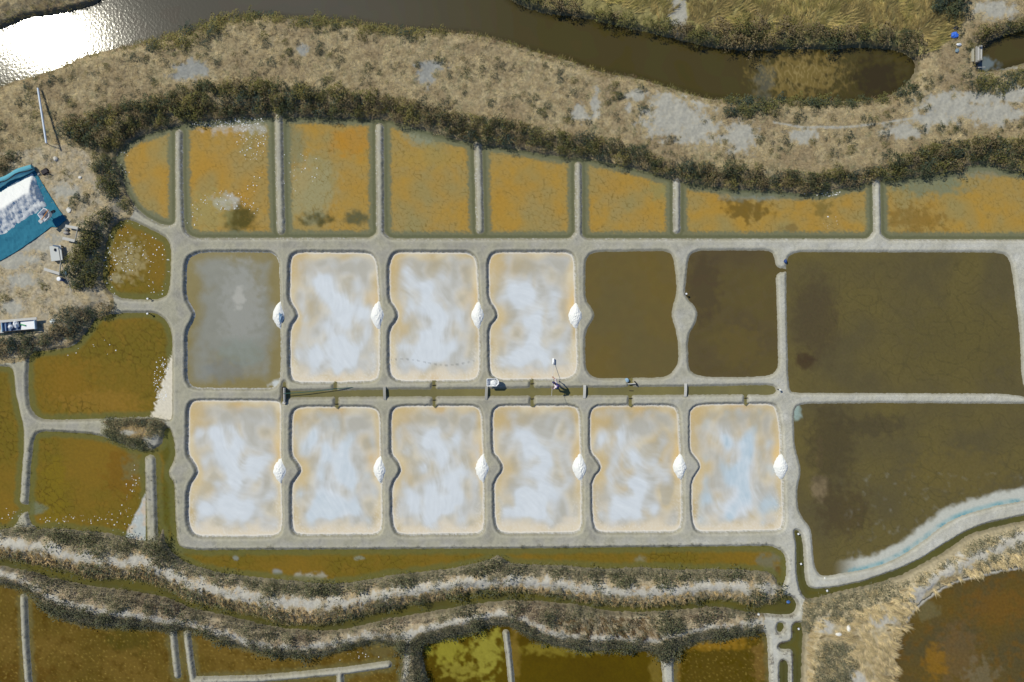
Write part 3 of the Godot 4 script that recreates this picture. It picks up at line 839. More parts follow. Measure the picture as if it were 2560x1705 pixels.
func build_ground() -> void:
	# who owns each square of land: 0 clay, 1 to 6 planted ground, from 100 on the dividers; -1 is open water
	var land := PackedInt32Array()
	land.resize(NX * NZ)
	land.fill(-1)
	for j in NZ - 1:
		for i in NX - 1:
			var k := j * NX + i
			if sd[k] < 0.3 or sd[k + 1] < 0.3 or sd[k + NX] < 0.3 or sd[k + NX + 1] < 0.3:
				land[k] = 100 + rid[k] if rid[k] >= 0 else zone[k]
	var mesh := build_class(land, 0, 0, NX - 1, 0, NZ - 1, 10.0, -1.0, mud_color)
	tag(obj("clay_bank_ground", mesh, mats.mud), "network of pale trodden clay banks between the pans", "ground", "", "structure")
	var names := ["", "grassy_ground", "reed_bank_ground", "weedy_bank_ground", "knoll_ground", "sandy_bank_ground", "camp_ground"]
	var says := ["", "dry straw coloured plateau between the river and the shrub belt", "overgrown far bank of the river", "weedy banks on both sides of the winding canal", "small overgrown knoll beside the olive pans", "straw covered bank beside the rust brown pond", "trampled dry yard around the salt store"]
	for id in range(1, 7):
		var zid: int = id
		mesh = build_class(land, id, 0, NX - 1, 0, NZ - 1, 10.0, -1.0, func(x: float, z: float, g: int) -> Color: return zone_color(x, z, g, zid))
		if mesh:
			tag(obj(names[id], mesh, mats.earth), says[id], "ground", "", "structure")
	for id in dividers.size():
		var d := dividers[id]
		mesh = build_class(land, 100 + id, cell_i(d.lo.x), cell_i(d.hi.x), cell_j(d.lo.y), cell_j(d.hi.y), 10.0, -1.0, mud_color)
		if mesh:
			tag(obj(d.name, mesh, mats.mud), d.label, "mud bank", "free standing mud dividers in the ponds", "structure")

func cell_i(x: float) -> int:
	return clampi(int((x - X0) / G), 0, NX - 1)

func cell_j(z: float) -> int:
	return clampi(int((z - Z0) / G), 0, NZ - 1)

# ---------------------------------------------------------------- water and crust
func salt_color(p: Dictionary, x: float, z: float, k: int) -> Color:
	var lo: Vector2 = p.lo
	var hi: Vector2 = p.hi
	var u := (x - lo.x) / (hi.x - lo.x)
	var v := (z - lo.y) / (hi.y - lo.y)
	var s: float = p.seed
	var tan_more: float = p.get("tan", 0.0)
	var w1 := n_low.get_noise_2d(x * 2.2 + s * 3.0, z * 2.2 - s)
	var w2 := n_mid.get_noise_2d(x * 0.75 - s, z * 0.75 + s * 2.0)
	var w3 := n_soft.get_noise_2d(x * 0.55 + s, z * 0.4 + s)
	var w4 := n_soft.get_noise_2d(x * 0.5 - s * 2.0, z * 0.35 - s)
	u += 0.09 * w1
	v += 0.05 * w1
	var line := 0.29 + 0.27 * smoothstep(0.12, 0.5, v) - 0.13 * smoothstep(0.55, 0.85, v) + 0.05 * sin(s * 1.7)
	var broad := 0.24 + 0.5 * (v - 0.5) * (v - 0.5) * 2.0 + 0.02 * sin(s)
	# brush strokes of fine crystals: fanned out along the rake's path
	var mx := x - (lo.x + hi.x) * 0.5
	var mz := z - (lo.y + hi.y) * 0.5
	var a := 1.0 + 0.6 * sin(s) + 0.32 * sin(mz * 0.4 + s) + 0.15 * sin(mx * 0.6 - s)
	var along := mx * cos(a) + mz * sin(a)
	var across := mz * cos(a) - mx * sin(a) + 0.25 * w3
	var streak := n_soft.get_noise_2d(along * 0.35 + s, across * 1.7) * 0.26 + n_soft.get_noise_2d(along * 0.7, across * 4.2 + s) * 0.24 + 0.32 * n_mid.get_noise_2d(x * 1.3, z * 1.3)
	var tuft := smoothstep(0.0, 0.5, n_soft.get_noise_2d(x * 0.7 + s, z * 0.7) + 0.25)
	var d := minf(sd[k], 1.3)
	var inner := smoothstep(0.08, 0.85, d + 0.3 * w3)
	var core := exp(-pow((u - line) / broad, 2.0)) * smoothstep(0.1, 0.3, v) * (1.0 - smoothstep(0.82, 0.97, v))
	var low := exp(-pow((u - 0.5) / 0.26, 2.0) - pow((v - 0.8) / 0.11, 2.0))
	var white := clampf(core * 0.78 + low * 0.42 + 0.6 * w3 + 0.1 * w2 + 0.16 * streak * tuft - 0.12 * tan_more, 0.0, 1.0) * inner
	# cream and tan crust, greyer under the brine film, pinkish along the lower shore
	var base := Color(0.57, 0.445, 0.245).lerp(Color(0.73, 0.635, 0.455), clampf(0.5 + 0.9 * w1 + 0.3 * v - 0.4 * tan_more, 0.0, 1.0))
	base = base.lerp(Color(0.60, 0.59, 0.56), clampf(0.7 + 0.9 * w4 - 0.5 * tan_more, 0.0, 0.95) * smoothstep(0.1, 0.75, d + 0.3 * w3))
	base = base.lerp(Color(0.43, 0.405, 0.335), clampf(1.8 * w4 * w4 + 0.5 * w2 + 0.02 + 0.35 * smoothstep(0.26, 0.12, v), 0.0, 0.65) * inner)
	base = base.lerp(Color(0.79, 0.69, 0.545), smoothstep(0.86, 0.97, v + 0.08 * w2) * 0.75)
	base = base.lerp(Color(0.78, 0.53, 0.21), 0.8 * exp(-(pow((u - 1.0) / 0.12, 2.0) + pow((v - 0.42) / 0.13, 2.0))))
	base = base.lerp(Color(0.62, 0.45, 0.20), 0.75 * exp(-(pow((u - 0.06) / 0.16, 2.0) + pow((v - 0.08) / 0.14, 2.0))))
	base = base.lerp(Color(0.66, 0.50, 0.25), 0.75 * exp(-(pow((u - 0.12) / 0.09, 2.0) + pow((v - 0.55) / 0.16, 2.0))))
	base = base.lerp(Color(0.70, 0.45, 0.16), 0.4 * exp(-(pow((u - 0.5) / 0.07, 2.0) + pow((v - (0.0 if z > 5.0 else 1.0)) / 0.05, 2.0))))
	var cold := Color(0.575, 0.585, 0.58).lerp(Color(0.66, 0.70, 0.745), smoothstep(0.3, 0.85, white))
	var blue: float = p.get("blue", 0.0)
	cold = cold.lerp(Color(0.44, 0.57, 0.66), blue * clampf(0.4 + 1.5 * w3, 0.0, 1.0))
	var c := base.lerp(cold, smoothstep(0.0, 0.9, white))
	c = c.lerp(Color(0.77, 0.81, 0.855), clampf(core * inner * (0.32 + 0.45 * streak) + 0.2 * white * streak * tuft, 0.0, 0.85))
	c = c * (1.0 + 0.045 * streak * inner)
	if p.has("steps"):
		# a row of footprints
		var row: float = p.steps + 0.25 * sin(x * 0.9)
		if absf(z - row) < 0.06 and sin(x * 14.0) > 0.0:
			c = c * 0.72
	# crumbs of crust near the shore
	var f := n_fine.get_noise_2d(x * 2.6, z * 2.6)
	var crumbs := clampf((f - 0.15) * 2.6, 0.0, 1.0) * (1.0 - smoothstep(0.3, 1.1, d)) * (0.2 + 0.8 * smoothstep(0.55, 0.9, v))
	c = c.lerp(Color(0.84, 0.80, 0.74), crumbs * 0.6)
	c = c.lerp(Color(0.80, 0.80, 0.80), 0.7 * smoothstep(0.09, 0.0, absf(d - 0.04)))
	return c

func cracks(x: float, z: float, size: float) -> float:
	var wx := x + 0.16 * n_mid.get_noise_2d(x * 1.5, z * 1.5)
	var wz := z + 0.16 * n_mid.get_noise_2d(x * 1.5 + 50.0, z * 1.5)
	return 1.0 - smoothstep(0.02, 0.13, n_cell.get_noise_2d(wx / size, wz / size) + 1.0)

func water_color(p: Dictionary, x: float, z: float, k: int) -> Color:
	var style: String = p.style
	var d := sd[k]
	var s: float = p.seed
	var lo := n_low.get_noise_2d(x + s, z)
	var m := n_mid.get_noise_2d(x + s, z)
	var f := n_fine.get_noise_2d(x, z)
	var c := Color(0.2, 0.18, 0.1)
	match style:
		"salt":
			c = salt_color(p, x, z, k)
		"grey":
			c = C(138, 126, 84).lerp(C(142, 142, 132), smoothstep(0.1, 1.5, d + 1.1 * lo + 0.3 * m))
			c = c * (1.0 + 0.06 * m)
			var u: float = (x - p.lo.x) / (p.hi.x - p.lo.x)
			var v: float = (z - p.lo.y) / (p.hi.y - p.lo.y)
			var crust := u + v - 1.88 + 0.12 * m
			if crust > 0.0 and v > 0.86:
				c = c.lerp(Color(0.62, 0.66, 0.67), clampf(crust * 14.0, 0.0, 0.9))
		"orange":
			c = C(177, 142, 68).lerp(C(164, 143, 90), clampf(0.5 + 1.1 * lo + 0.5 * m, 0.0, 1.0))
			c = c.lerp(C(180, 138, 56), clampf(0.8 * n_low.get_noise_2d(x * 1.7 - s, z * 1.7) + 0.3 * smoothstep(-12.0, -24.0, x), 0.0, 0.8))
			c = c.lerp(C(150, 142, 98), clampf(1.3 * n_low.get_noise_2d(x * 1.2 + s, z * 1.2 + 40.0) - 0.05, 0.0, 0.7))
			c = paint_blobs(p, c, x, z)
			var cr := cracks(x, z, 0.47)
			c = c.lerp(C(124, 104, 48), cr * clampf(0.34 + 0.5 * m + 0.3 * lo, 0.05, 0.8))
			var shore := 1.0 - smoothstep(0.42, 0.72, d + 0.16 * m + 0.1 * f)
			c = c.lerp(C(118, 121, 96), shore * 0.92)
			c = c.lerp(C(84, 88, 62), (1.0 - smoothstep(0.0, 0.2, absf(d - 0.16))) * 0.5)
			return c * (1.0 + 0.08 * f)
		"olive":
			c = C(132, 106, 40).lerp(C(118, 102, 38), clampf(0.5 + 1.2 * lo, 0.0, 1.0))
			c = c.lerp(C(136, 108, 42), clampf(0.9 * m, 0.0, 0.6))
			c = paint_blobs(p, c, x, z)
			var cr := cracks(x + 9.0, z, 0.6)
			c = c.lerp(C(92, 76, 28), cr * clampf(0.3 + 0.9 * lo + 0.2 * m, 0.0, 0.8))
			var shore := 1.0 - smoothstep(0.3, 0.62, d + 0.14 * m)
			c = c.lerp(C(108, 108, 62), shore * 0.8)
			var px := x / S + 1280.0
			var py := z / S + 852.5
			if px > 360.0 and px < 430.0 and py > 865.0 and py < 1055.0:
				# drifted salt in the corner
				var w := (px - (430.0 - (py - 870.0) * 0.33)) + 6.0 * f + 4.0 * m
				c = c.lerp(C(226, 218, 200), clampf(w * 0.22 + 0.4 * f * float(w > -26.0), 0.0, 1.0) * smoothstep(868.0, 900.0, py))
			if px > 290.0 and px < 362.0 and py > 1215.0 and py < 1360.0:
				var w := px - (362.0 - (py - 1228.0) * 0.47) + 5.0 * m
				c = c.lerp(C(188, 194, 192).lerp(C(206, 190, 170), clampf(2.0 * m, 0.0, 1.0)), clampf(w * 0.4, 0.0, 1.0))
			return c * (1.0 + 0.13 * f)
		"brown":
			c = C(106, 94, 58).lerp(C(112, 96, 52), clampf(0.5 + lo, 0.0, 1.0)) * (1.0 + 0.05 * m)
		"brown2":
			c = C(92, 80, 54).lerp(C(100, 88, 52), clampf(0.5 + lo, 0.0, 1.0)) * (1.0 + 0.06 * m)
		"brown3":
			c = C(96, 87, 58).lerp(C(106, 95, 56), clampf(0.5 + 1.2 * lo, 0.0, 1.0)) * (1.0 + 0.06 * m)
			c = paint_blobs(p, c, x, z)
			# wandering trails of thicker weed on the bed
			var t := absf(n_soft.get_noise_2d(x * 0.42 + 30.0 + s + 0.25 * lo, z * 0.42))
			var t2 := absf(n_soft.get_noise_2d(x * 0.7 + s, z * 0.62 + 0.3 * lo))
			c = c.lerp(C(66, 62, 42), (1.0 - smoothstep(0.015, 0.07, minf(t, t2 * 0.8))) * 0.34 * smoothstep(0.3, 1.0, d) * clampf(0.5 + 0.03 * (x - 26.0) + 1.2 * lo, 0.0, 1.0))
			if p.label.begins_with("large dark"):
				var py := z / S + 852.5
				var px := x / S + 1280.0
				if px > 2080.0 and py > 1180.0:
					var w := smoothstep(1.3, 0.8, d + 0.25 * m + 0.05)
					c = c.lerp(C(208, 209, 200), w * 0.85 * smoothstep(2080.0, 2160.0, px))
					var teal := smoothstep(0.5, 0.1, d + 0.3 * absf(lo)) * clampf(0.5 + 2.4 * m, 0.0, 1.0) * smoothstep(2100.0, 2140.0, px)
					c = c.lerp(C(140, 172, 172), teal * 0.7)
					c = c.lerp(C(60, 112, 140), teal * clampf(f * 2.0, 0.0, 0.6))
					c = c.lerp(C(96, 168, 182), clampf(0.3 + 0.5 * lo, 0.0, 0.5) * smoothstep(0.35, 0.0, absf(d - 0.12)) * smoothstep(2100.0, 2140.0, px))
			return c * (1.0 + 0.09 * f)
		"canal":
			c = C(128, 120, 76).lerp(C(118, 112, 74), clampf(0.5 + 2.0 * lo, 0.0, 1.0)) * (1.0 + 0.08 * m)
			c = c.lerp(C(140, 100, 40), clampf((x + 1280.0 * 0.0 - 13.0), 0.0, 0.0))
		"green":
			c = C(98, 92, 42).lerp(C(82, 78, 38), clampf(0.5 + 1.5 * lo, 0.0, 1.0)) * (1.0 + 0.1 * m)
			if d < 0.25:
				c = c.lerp(C(92, 92, 56), 0.5)
		"amber":
			c = C(102, 84, 34).lerp(C(116, 94, 42), clampf(0.5 + 1.3 * lo, 0.0, 1.0))
			c = c.lerp(C(86, 66, 22), clampf(1.1 * m, 0.0, 0.8))
			if x > 8.0:
				c = c.lerp(C(84, 70, 16), 0.75)
			c = paint_blobs(p, c, x, z)
			c = c.lerp(C(112, 108, 72), (1.0 - smoothstep(0.1, 0.5, d + 0.2 * m)) * 0.6)
			if f > 0.4:
				c = c.lerp(C(160, 138, 70), (f - 0.4) * 1.6)
			return c * (1.0 + 0.16 * f)
		"lime":
			c = C(92, 76, 18).lerp(C(84, 68, 14), clampf(0.5 + lo, 0.0, 1.0))
			c = paint_blobs(p, c, x, z)
			return c * (1.0 + 0.12 * f + 0.08 * m)
		"rust":
			c = C(102, 84, 42).lerp(C(90, 80, 52), clampf(0.5 + 1.5 * lo, 0.0, 1.0))
			c = c.lerp(C(114, 84, 34), clampf(1.0 * m + 0.5 * lo, 0.0, 0.6))
			c = paint_blobs(p, c, x, z)
			c = c.lerp(C(196, 194, 186), (1.0 - smoothstep(0.02, 0.16, absf(d - 0.1))) * 0.9 * float(z < 23.0))
			return c * (1.0 + 0.18 * f)
		"river":
			c = C(88, 84, 74).lerp(C(74, 66, 34), smoothstep(-18.0, 6.0, x))  # greyer to the west: sky glitter beside the glint painted into the water
			c = c * (1.0 + 0.05 * lo)
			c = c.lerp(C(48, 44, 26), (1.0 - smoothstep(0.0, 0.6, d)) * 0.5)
			c = paint_blobs(p, c, x, z)
			if x > 19.0 and x < 28.0:
				# branching sandy weed on the bottom
				var t := absf(n_soft.get_noise_2d(x * 2.4 + 0.5 * m, z * 0.8))
				c = c.lerp(C(150, 132, 84), (1.0 - smoothstep(0.05, 0.3, t)) * 0.75 * exp(-pow((x - 23.0) / 3.2, 2.0) - pow((z + 21.6) / 1.5, 2.0)))
			return c
	c = paint_blobs(p, c, x, z)
	return c

func paint_blobs(p: Dictionary, c: Color, x: float, z: float) -> Color:
	for b in p.blobs:
		var u: float = (x - b[0]) / b[2]
		var v: float = (z - b[1]) / b[3]
		var e := u * u + v * v
		if e < 3.6:
			var w: float = 1.0 - smoothstep(0.45, 1.15, sqrt(e) + b[6] * 0.8 * n_mid.get_noise_2d(x * 1.3 + b[0], z * 1.3))
			c = c.lerp(b[4], w * b[5])
	return c

func build_pools() -> void:
	var wet := PackedInt32Array()
	wet.resize(NX * NZ)
	wet.fill(-1)
	for j in NZ - 1:
		for i in NX - 1:
			var k := j * NX + i
			if sd[k] > -0.22 or sd[k + 1] > -0.22 or sd[k + NX] > -0.22 or sd[k + NX + 1] > -0.22:
				wet[k] = pid[k]
	for id in pools.size():
		var p := pools[id]
		var m: Material = mats.algae
		match p.style:
			"salt":
				m = mats.salt
			"grey", "brown", "brown2", "brown3", "canal", "green":
				m = mats.brine
			"river":
				m = mats.river
		var plates := 0.0 if p.style == "orange" else 9.0 if p.style == "olive" else -1.0
		var mesh := build_class(wet, id, maxi(0, cell_i(p.lo.x) - 4), mini(NX - 1, cell_i(p.hi.x) + 5), maxi(0, cell_j(p.lo.y) - 4), mini(NZ - 1, cell_j(p.hi.y) + 5), p.level, plates,
			func(x: float, z: float, g: int) -> Color: return water_color(p, x, z, g))
		if mesh:
			tag(obj(p.name, mesh, m), p.label, p.name.replace("_", " "), "", "structure")

func build_outskirts() -> void:
	# the plain beyond the surveyed rectangle
	var st := begin()
	var n := 40
	var w := 3000.0
	for j in n:
		for i in n:
			var pts := []
			for q in [[0, 0], [1, 0], [1, 1], [0, 1]]:
				var u: float = (i + q[0]) * 2.0 / n - 1.0
				var v: float = (j + q[1]) * 2.0 / n - 1.0
				pts.append(Vector3(signf(u) * pow(absf(u), 3.0) * w, -0.75, signf(v) * pow(absf(v), 3.0) * w))
			for t in [[0, 1, 2], [0, 2, 3]]:
				for k in t:
					var p: Vector3 = pts[k]
					var e := 0.5 + 0.8 * n_low.get_noise_2d(p.x * 0.05, p.z * 0.05)
					st.set_color(Color(0.2, 0.17, 0.08).lerp(Color(0.33, 0.27, 0.16), clampf(e, 0.0, 1.0)))
					st.set_normal(Vector3.UP)
					st.add_vertex(p)
	tag(obj("marsh_ground", st.commit(), mats.earth), "flat marsh stretching to the horizon", "ground", "", "structure")

# ---------------------------------------------------------------- things
# the place of a point H metres up that is surveyed from 54.6 m above the middle of the site
func seen(x: float, y: float, h: float) -> Vector3:
	var t := 1.0 - h / 54.6
	return Vector3((x - 1280.0) * S * t, h, (y - 852.5) * S * t)

func heap_mesh(half_w: float, half_l: float, high: float, seed_no: int) -> ArrayMesh:
	var st := begin()
	st.set_smooth_group(0)
	var rings := 16
	var sides := 40
	var pts := []
	for j in rings + 1:
		var row := []
		for i in sides:
			var a := TAU * i / sides
			var ca := cos(a)
			var sa := sin(a)
			var e := pow(pow(absf(ca), 1.45) + pow(absf(sa), 1.45), -1.0 / 1.45)
			var ragged := 1.0 + 0.10 * n_fine.get_noise_2d(ca * 1.1 + seed_no * 5.0, sa * 1.1)
			var t := float(j) / rings
			var x := ca * e * half_w * t * ragged
			var z := sa * e * half_l * t * ragged
			var y := high * (1.0 - pow(t, 2.4)) + 0.07 * n_fine.get_noise_2d(x * 1.6 + seed_no, z * 1.6) * (1.0 - t * 0.5) + 0.03 * n_fine.get_noise_2d(x * 4.0, z * 4.0 + seed_no)
			row.append(Vector3(x, y, z))
		pts.append(row)
	for j in rings:
		for i in sides:
			var k := (i + 1) % sides
			for v in [pts[j][i], pts[j][k], pts[j + 1][k], pts[j][i], pts[j + 1][k], pts[j + 1][i]]:
				st.add_vertex(v)
	st.index()
	st.generate_normals()
	return st.commit()

func build_heaps() -> void:
	var spots := [[698, 788, "white salt heap with a blue damp hollow, on the bank of the grey brine pan"], [946, 788, "salt heap on the bank between the crusted white pan and the pan with footprints"], [1197, 788, "salt heap between the pan with footprints and the pan being raked"], [1441, 789, "salt heap between the raked pan and the first dark brown pan"], [701, 1178, "salt heap at the orange cornered first pan of the lower row"], [951, 1175, "salt heap of the bluish second pan of the lower row"], [1208, 1172, "salt heap of the lower pan with a tan corner, below the wheelbarrow"], [1452, 1170, "salt heap below the first plank past the worker, lower row"], [1703, 1168, "salt heap of the tan streaked pan in the lower row"], [1956, 1168, "bright salt heap on the broad bank beside the dark pan with the diamond crust"]]
	for k in spots.size():
		var s: Array = spots[k]
		var o := obj("salt_heap", heap_mesh(0.64 + 0.03 * sin(k * 2.1), 1.08 + 0.06 * sin(k * 1.3), 0.46, k + 2), mats.heap)
		o.position = at(s[0], s[1], -0.27)
		tag(o, s[2], "salt heap", "salt heaps on the pan banks")
		if k == 0:
			var st := begin()
			var m := lump(Vector3(0.36, 0.3, 0.85), 77, 0.5)
			st.append_from(m, 0, Transform3D(Basis(), Vector3(0.14, 0.26, 0.16)))
			var dm := surface(Color8(120, 150, 178), 0.5)
			tag(obj("damp_patch", st.commit(), dm, o), "bluish damp salt")

func build_channel_things() -> void:
	# plank bridges over the feeder channel
	var spots := [[962, 983, 0.03, "grey plank bridge over the channel, between the second openings"], [1216, 982, -0.05, "grey plank bridge beside the wheelbarrow"], [1461, 979, -0.04, "pale plank bridge just past the raking worker"], [1713, 975, -0.03, "plank bridge at the rusty stretch of channel near its dark brown pans"]]
	for k in spots.size():
		var s: Array = spots[k]
		var st := begin()
		var n := 6
		for i in n:
			var a := -0.53 + 1.06 * i / n
			var b := -0.53 + 1.06 * (i + 1) / n
			var ya := 0.08 * (1.0 - pow(a / 0.53, 2.0))
			var yb := 0.08 * (1.0 - pow(b / 0.53, 2.0))
			beam(st, Vector3(0, ya, a - 0.001), Vector3(0, yb, b + 0.001), 0.22, 0.05)
		var o := obj("plank_bridge", st.commit(), mats.pale_wood if k > 1 else mats.grey_wood)
		o.position = at(s[0], s[1], 0.04)
		o.rotation.y = s[2]
		tag(o, s[3], "plank", "plank bridges over the feeder channel")
	# the double board sluice at the head of the channel
	var t := thing("wooden_sluice", "wooden sluice of two upright boards at the head of the feeder channel", "sluice", at(711, 986, 0))
	var st := begin()
	beam(st, Vector3(-0.05, 0.05, -0.62), Vector3(0.02, 0.05, 0.55), 0.07, 0.5)
	obj("gate_board", st.commit(), mats.dark_wood, t)
	st = begin()
	beam(st, Vector3(0.06, 0.12, -0.55), Vector3(0.08, 0.12, 0.62), 0.08, 0.4)
	obj("gate_board", st.commit(), mats.pale_wood, t)
	st = begin()
	box(st, Transform3D(Basis(), Vector3(0.02, 0.16, 0.66)), Vector3(0.22, 0.06, 0.2))
	obj("cross_board", st.commit(), mats.pale_wood, t)
	# small boards that close the side openings
	for s in [[837, 971, "sluice board in the opening of the crusted white pan"], [840, 1010, "sluice board in the opening of the second lower pan"], [1084, 963, "sluice board in the opening of the pan with footprints"], [1085, 1000, "sluice board in the opening of the third lower pan"], [1330, 959, "sluice board in the opening of the raked pan"], [1330, 997, "sluice board in the opening straight below the worker's pan"], [1577, 996, "sluice board in the opening of the tan streaked lower pan"], [1866, 995, "sluice board in the opening of the last lower pan"]]:
		st = begin()
		beam(st, Vector3(-0.14, 0, 0.015), Vector3(0.14, 0, -0.015), 0.03, 0.16)
		var o := obj("sluice_board", st.commit(), mats.dark_wood)
		o.position = at(s[0], s[1], -0.12)
		tag(o, s[2], "sluice board", "small dark boards in the pan openings")
	st = begin()
	beam(st, Vector3(-0.17, 0, 0), Vector3(0.17, 0, 0.01), 0.05, 0.04)
	var fl := obj("floating_board", st.commit(), mats.dark_wood)
	fl.position = at(1579, 977, -0.145)
	tag(fl, "little dark board floating in the feeder channel", "board")
	# things at the opening of the first dark pan
	st = begin()
	beam(st, Vector3(-0.3, 0, 0.02), Vector3(0.3, 0, -0.02), 0.07, 0.3)
	fl = obj("sluice_board", st.commit(), mats.pale_wood)
	fl.position = at(1579, 959, 0.0)
	tag(fl, "pale board across the opening of the first dark brown pan", "sluice board", "small dark boards in the pan openings")
	st = begin()
	tube(st, [Vector3(-0.1, 0.05, -0.16), Vector3(0.02, 0.14, 0.0), Vector3(0.1, 0.04, 0.2)], [0.05, 0.05, 0.05])
	fl = obj("black_pipe", st.commit(), mats.black)
	fl.position = at(1589, 958, 0.0)
	tag(fl, "short bent black pipe beside the pale board", "pipe")
	fl = obj("plastic_bag", lump(Vector3(0.26, 0.2, 0.36), 5, 0.5), plain(150, 182, 208, 0.4))
	fl.position = at(1567, 950, 0.0)
	fl.rotation.y = 0.5
	tag(fl, "crumpled light blue bag on the bank beside the opening", "bag")
	# the long green pole laid over the first openings
	st = begin()
	tube(st, [at(713, 983, 0.36), at(760, 980, 0.3), at(837, 972, 0.16), at(882, 968, 0.05)], [0.028, 0.028, 0.026, 0.022])
	tag(obj("green_pole", st.commit(), mats.green), "long thin green pole leaning from the sluice onto the bank", "pole")
	# wheelbarrow full of salt
	t = thing("wheelbarrow", "white wheelbarrow loaded with salt on the bank beside the channel", "wheelbarrow", seen(1232, 956, 0.7) * Vector3(1, 0, 1))
	barrow(t, 0.98, 0.62)
	var load_ := obj("salt_load", lump(Vector3(0.52, 0.34, 0.46), 31, 0.25), mats.heap)
	load_.position = t.position + Vector3(0.06, 0.44, 0.03)
	tag(load_, "fresh salt filling the wheelbarrow by the channel", "salt")

func barrow(t: Node3D, long: float, wide: float) -> void:
	var st := begin()
	var hx := long * 0.5
	var hz := wide * 0.5
	var top := [Vector2(-hx, -hz + 0.05), Vector2(-hx + 0.05, -hz), Vector2(hx - 0.2, -hz), Vector2(hx, -hz + 0.2), Vector2(hx, hz - 0.2), Vector2(hx - 0.2, hz), Vector2(-hx + 0.05, hz), Vector2(-hx, hz - 0.05)]
	var n := top.size()
	for k in n:
		var a: Vector2 = top[k]
		var b: Vector2 = top[(k + 1) % n]
		var f := func(p: Vector2, scale: float, y: float) -> Vector3: return Vector3(p.x * scale, y, p.y * scale)
		quad(st, f.call(a, 1.0, 0.74), f.call(a, 0.72, 0.36), f.call(b, 0.72, 0.36), f.call(b, 1.0, 0.74))
		quad(st, f.call(a, 0.9, 0.74), f.call(a, 1.0, 0.74), f.call(b, 1.0, 0.74), f.call(b, 0.9, 0.74))
		quad(st, f.call(b, 0.9, 0.74), f.call(b, 0.66, 0.39), f.call(a, 0.66, 0.39), f.call(a, 0.9, 0.74))
		tri(st, Vector3(0, 0.39, 0), f.call(a, 0.66, 0.39), f.call(b, 0.66, 0.39))
		tri(st, Vector3(0, 0.36, 0), f.call(b, 0.72, 0.36), f.call(a, 0.72, 0.36))
	obj("tub", st.commit(), mats.white, t)
	st = begin()
	lathe(st, Transform3D(Basis(Vector3.RIGHT, PI / 2), Vector3(hx - 0.12, 0.18, 0)), [Vector2(0.1, -0.045), Vector2(0.17, -0.045), Vector2(0.19, 0.0), Vector2(0.17, 0.045), Vector2(0.1, 0.045), Vector2(0.1, -0.045)])
	var w := obj("wheel", st.commit(), mats.black, t)
	st = begin()
	lathe(st, Transform3D(Basis(Vector3.RIGHT, PI / 2), Vector3(hx - 0.12, 0.18, 0)), [Vector2(0.0, -0.03), Vector2(0.1, -0.03), Vector2(0.1, 0.03), Vector2(0.0, 0.03)])
	obj("rim", st.commit(), mats.steel, w)
	for s in [-1.0, 1.0]:
		st = begin()
		tube(st, [Vector3(-hx + 0.2, 0.38, s * 0.2), Vector3(-hx + 0.12, 0.02, s * 0.24)], [0.02, 0.02])
		obj("leg", st.commit(), mats.steel, t)
		st = begin()
		tube(st, [Vector3(hx - 0.12, 0.18, s * 0.07), Vector3(0.0, 0.34, s * 0.17), Vector3(-hx - 0.02, 0.5, s * 0.24)], [0.018, 0.018, 0.02])
		obj("handle", st.commit(), mats.steel, t)

# ---------------------------------------------------------------- the worker
func smooth_min(a: float, b: float, k: float) -> float:
	var h := maxf(k - absf(a - b), 0.0) / k
	return minf(a, b) - h * h * k * 0.25

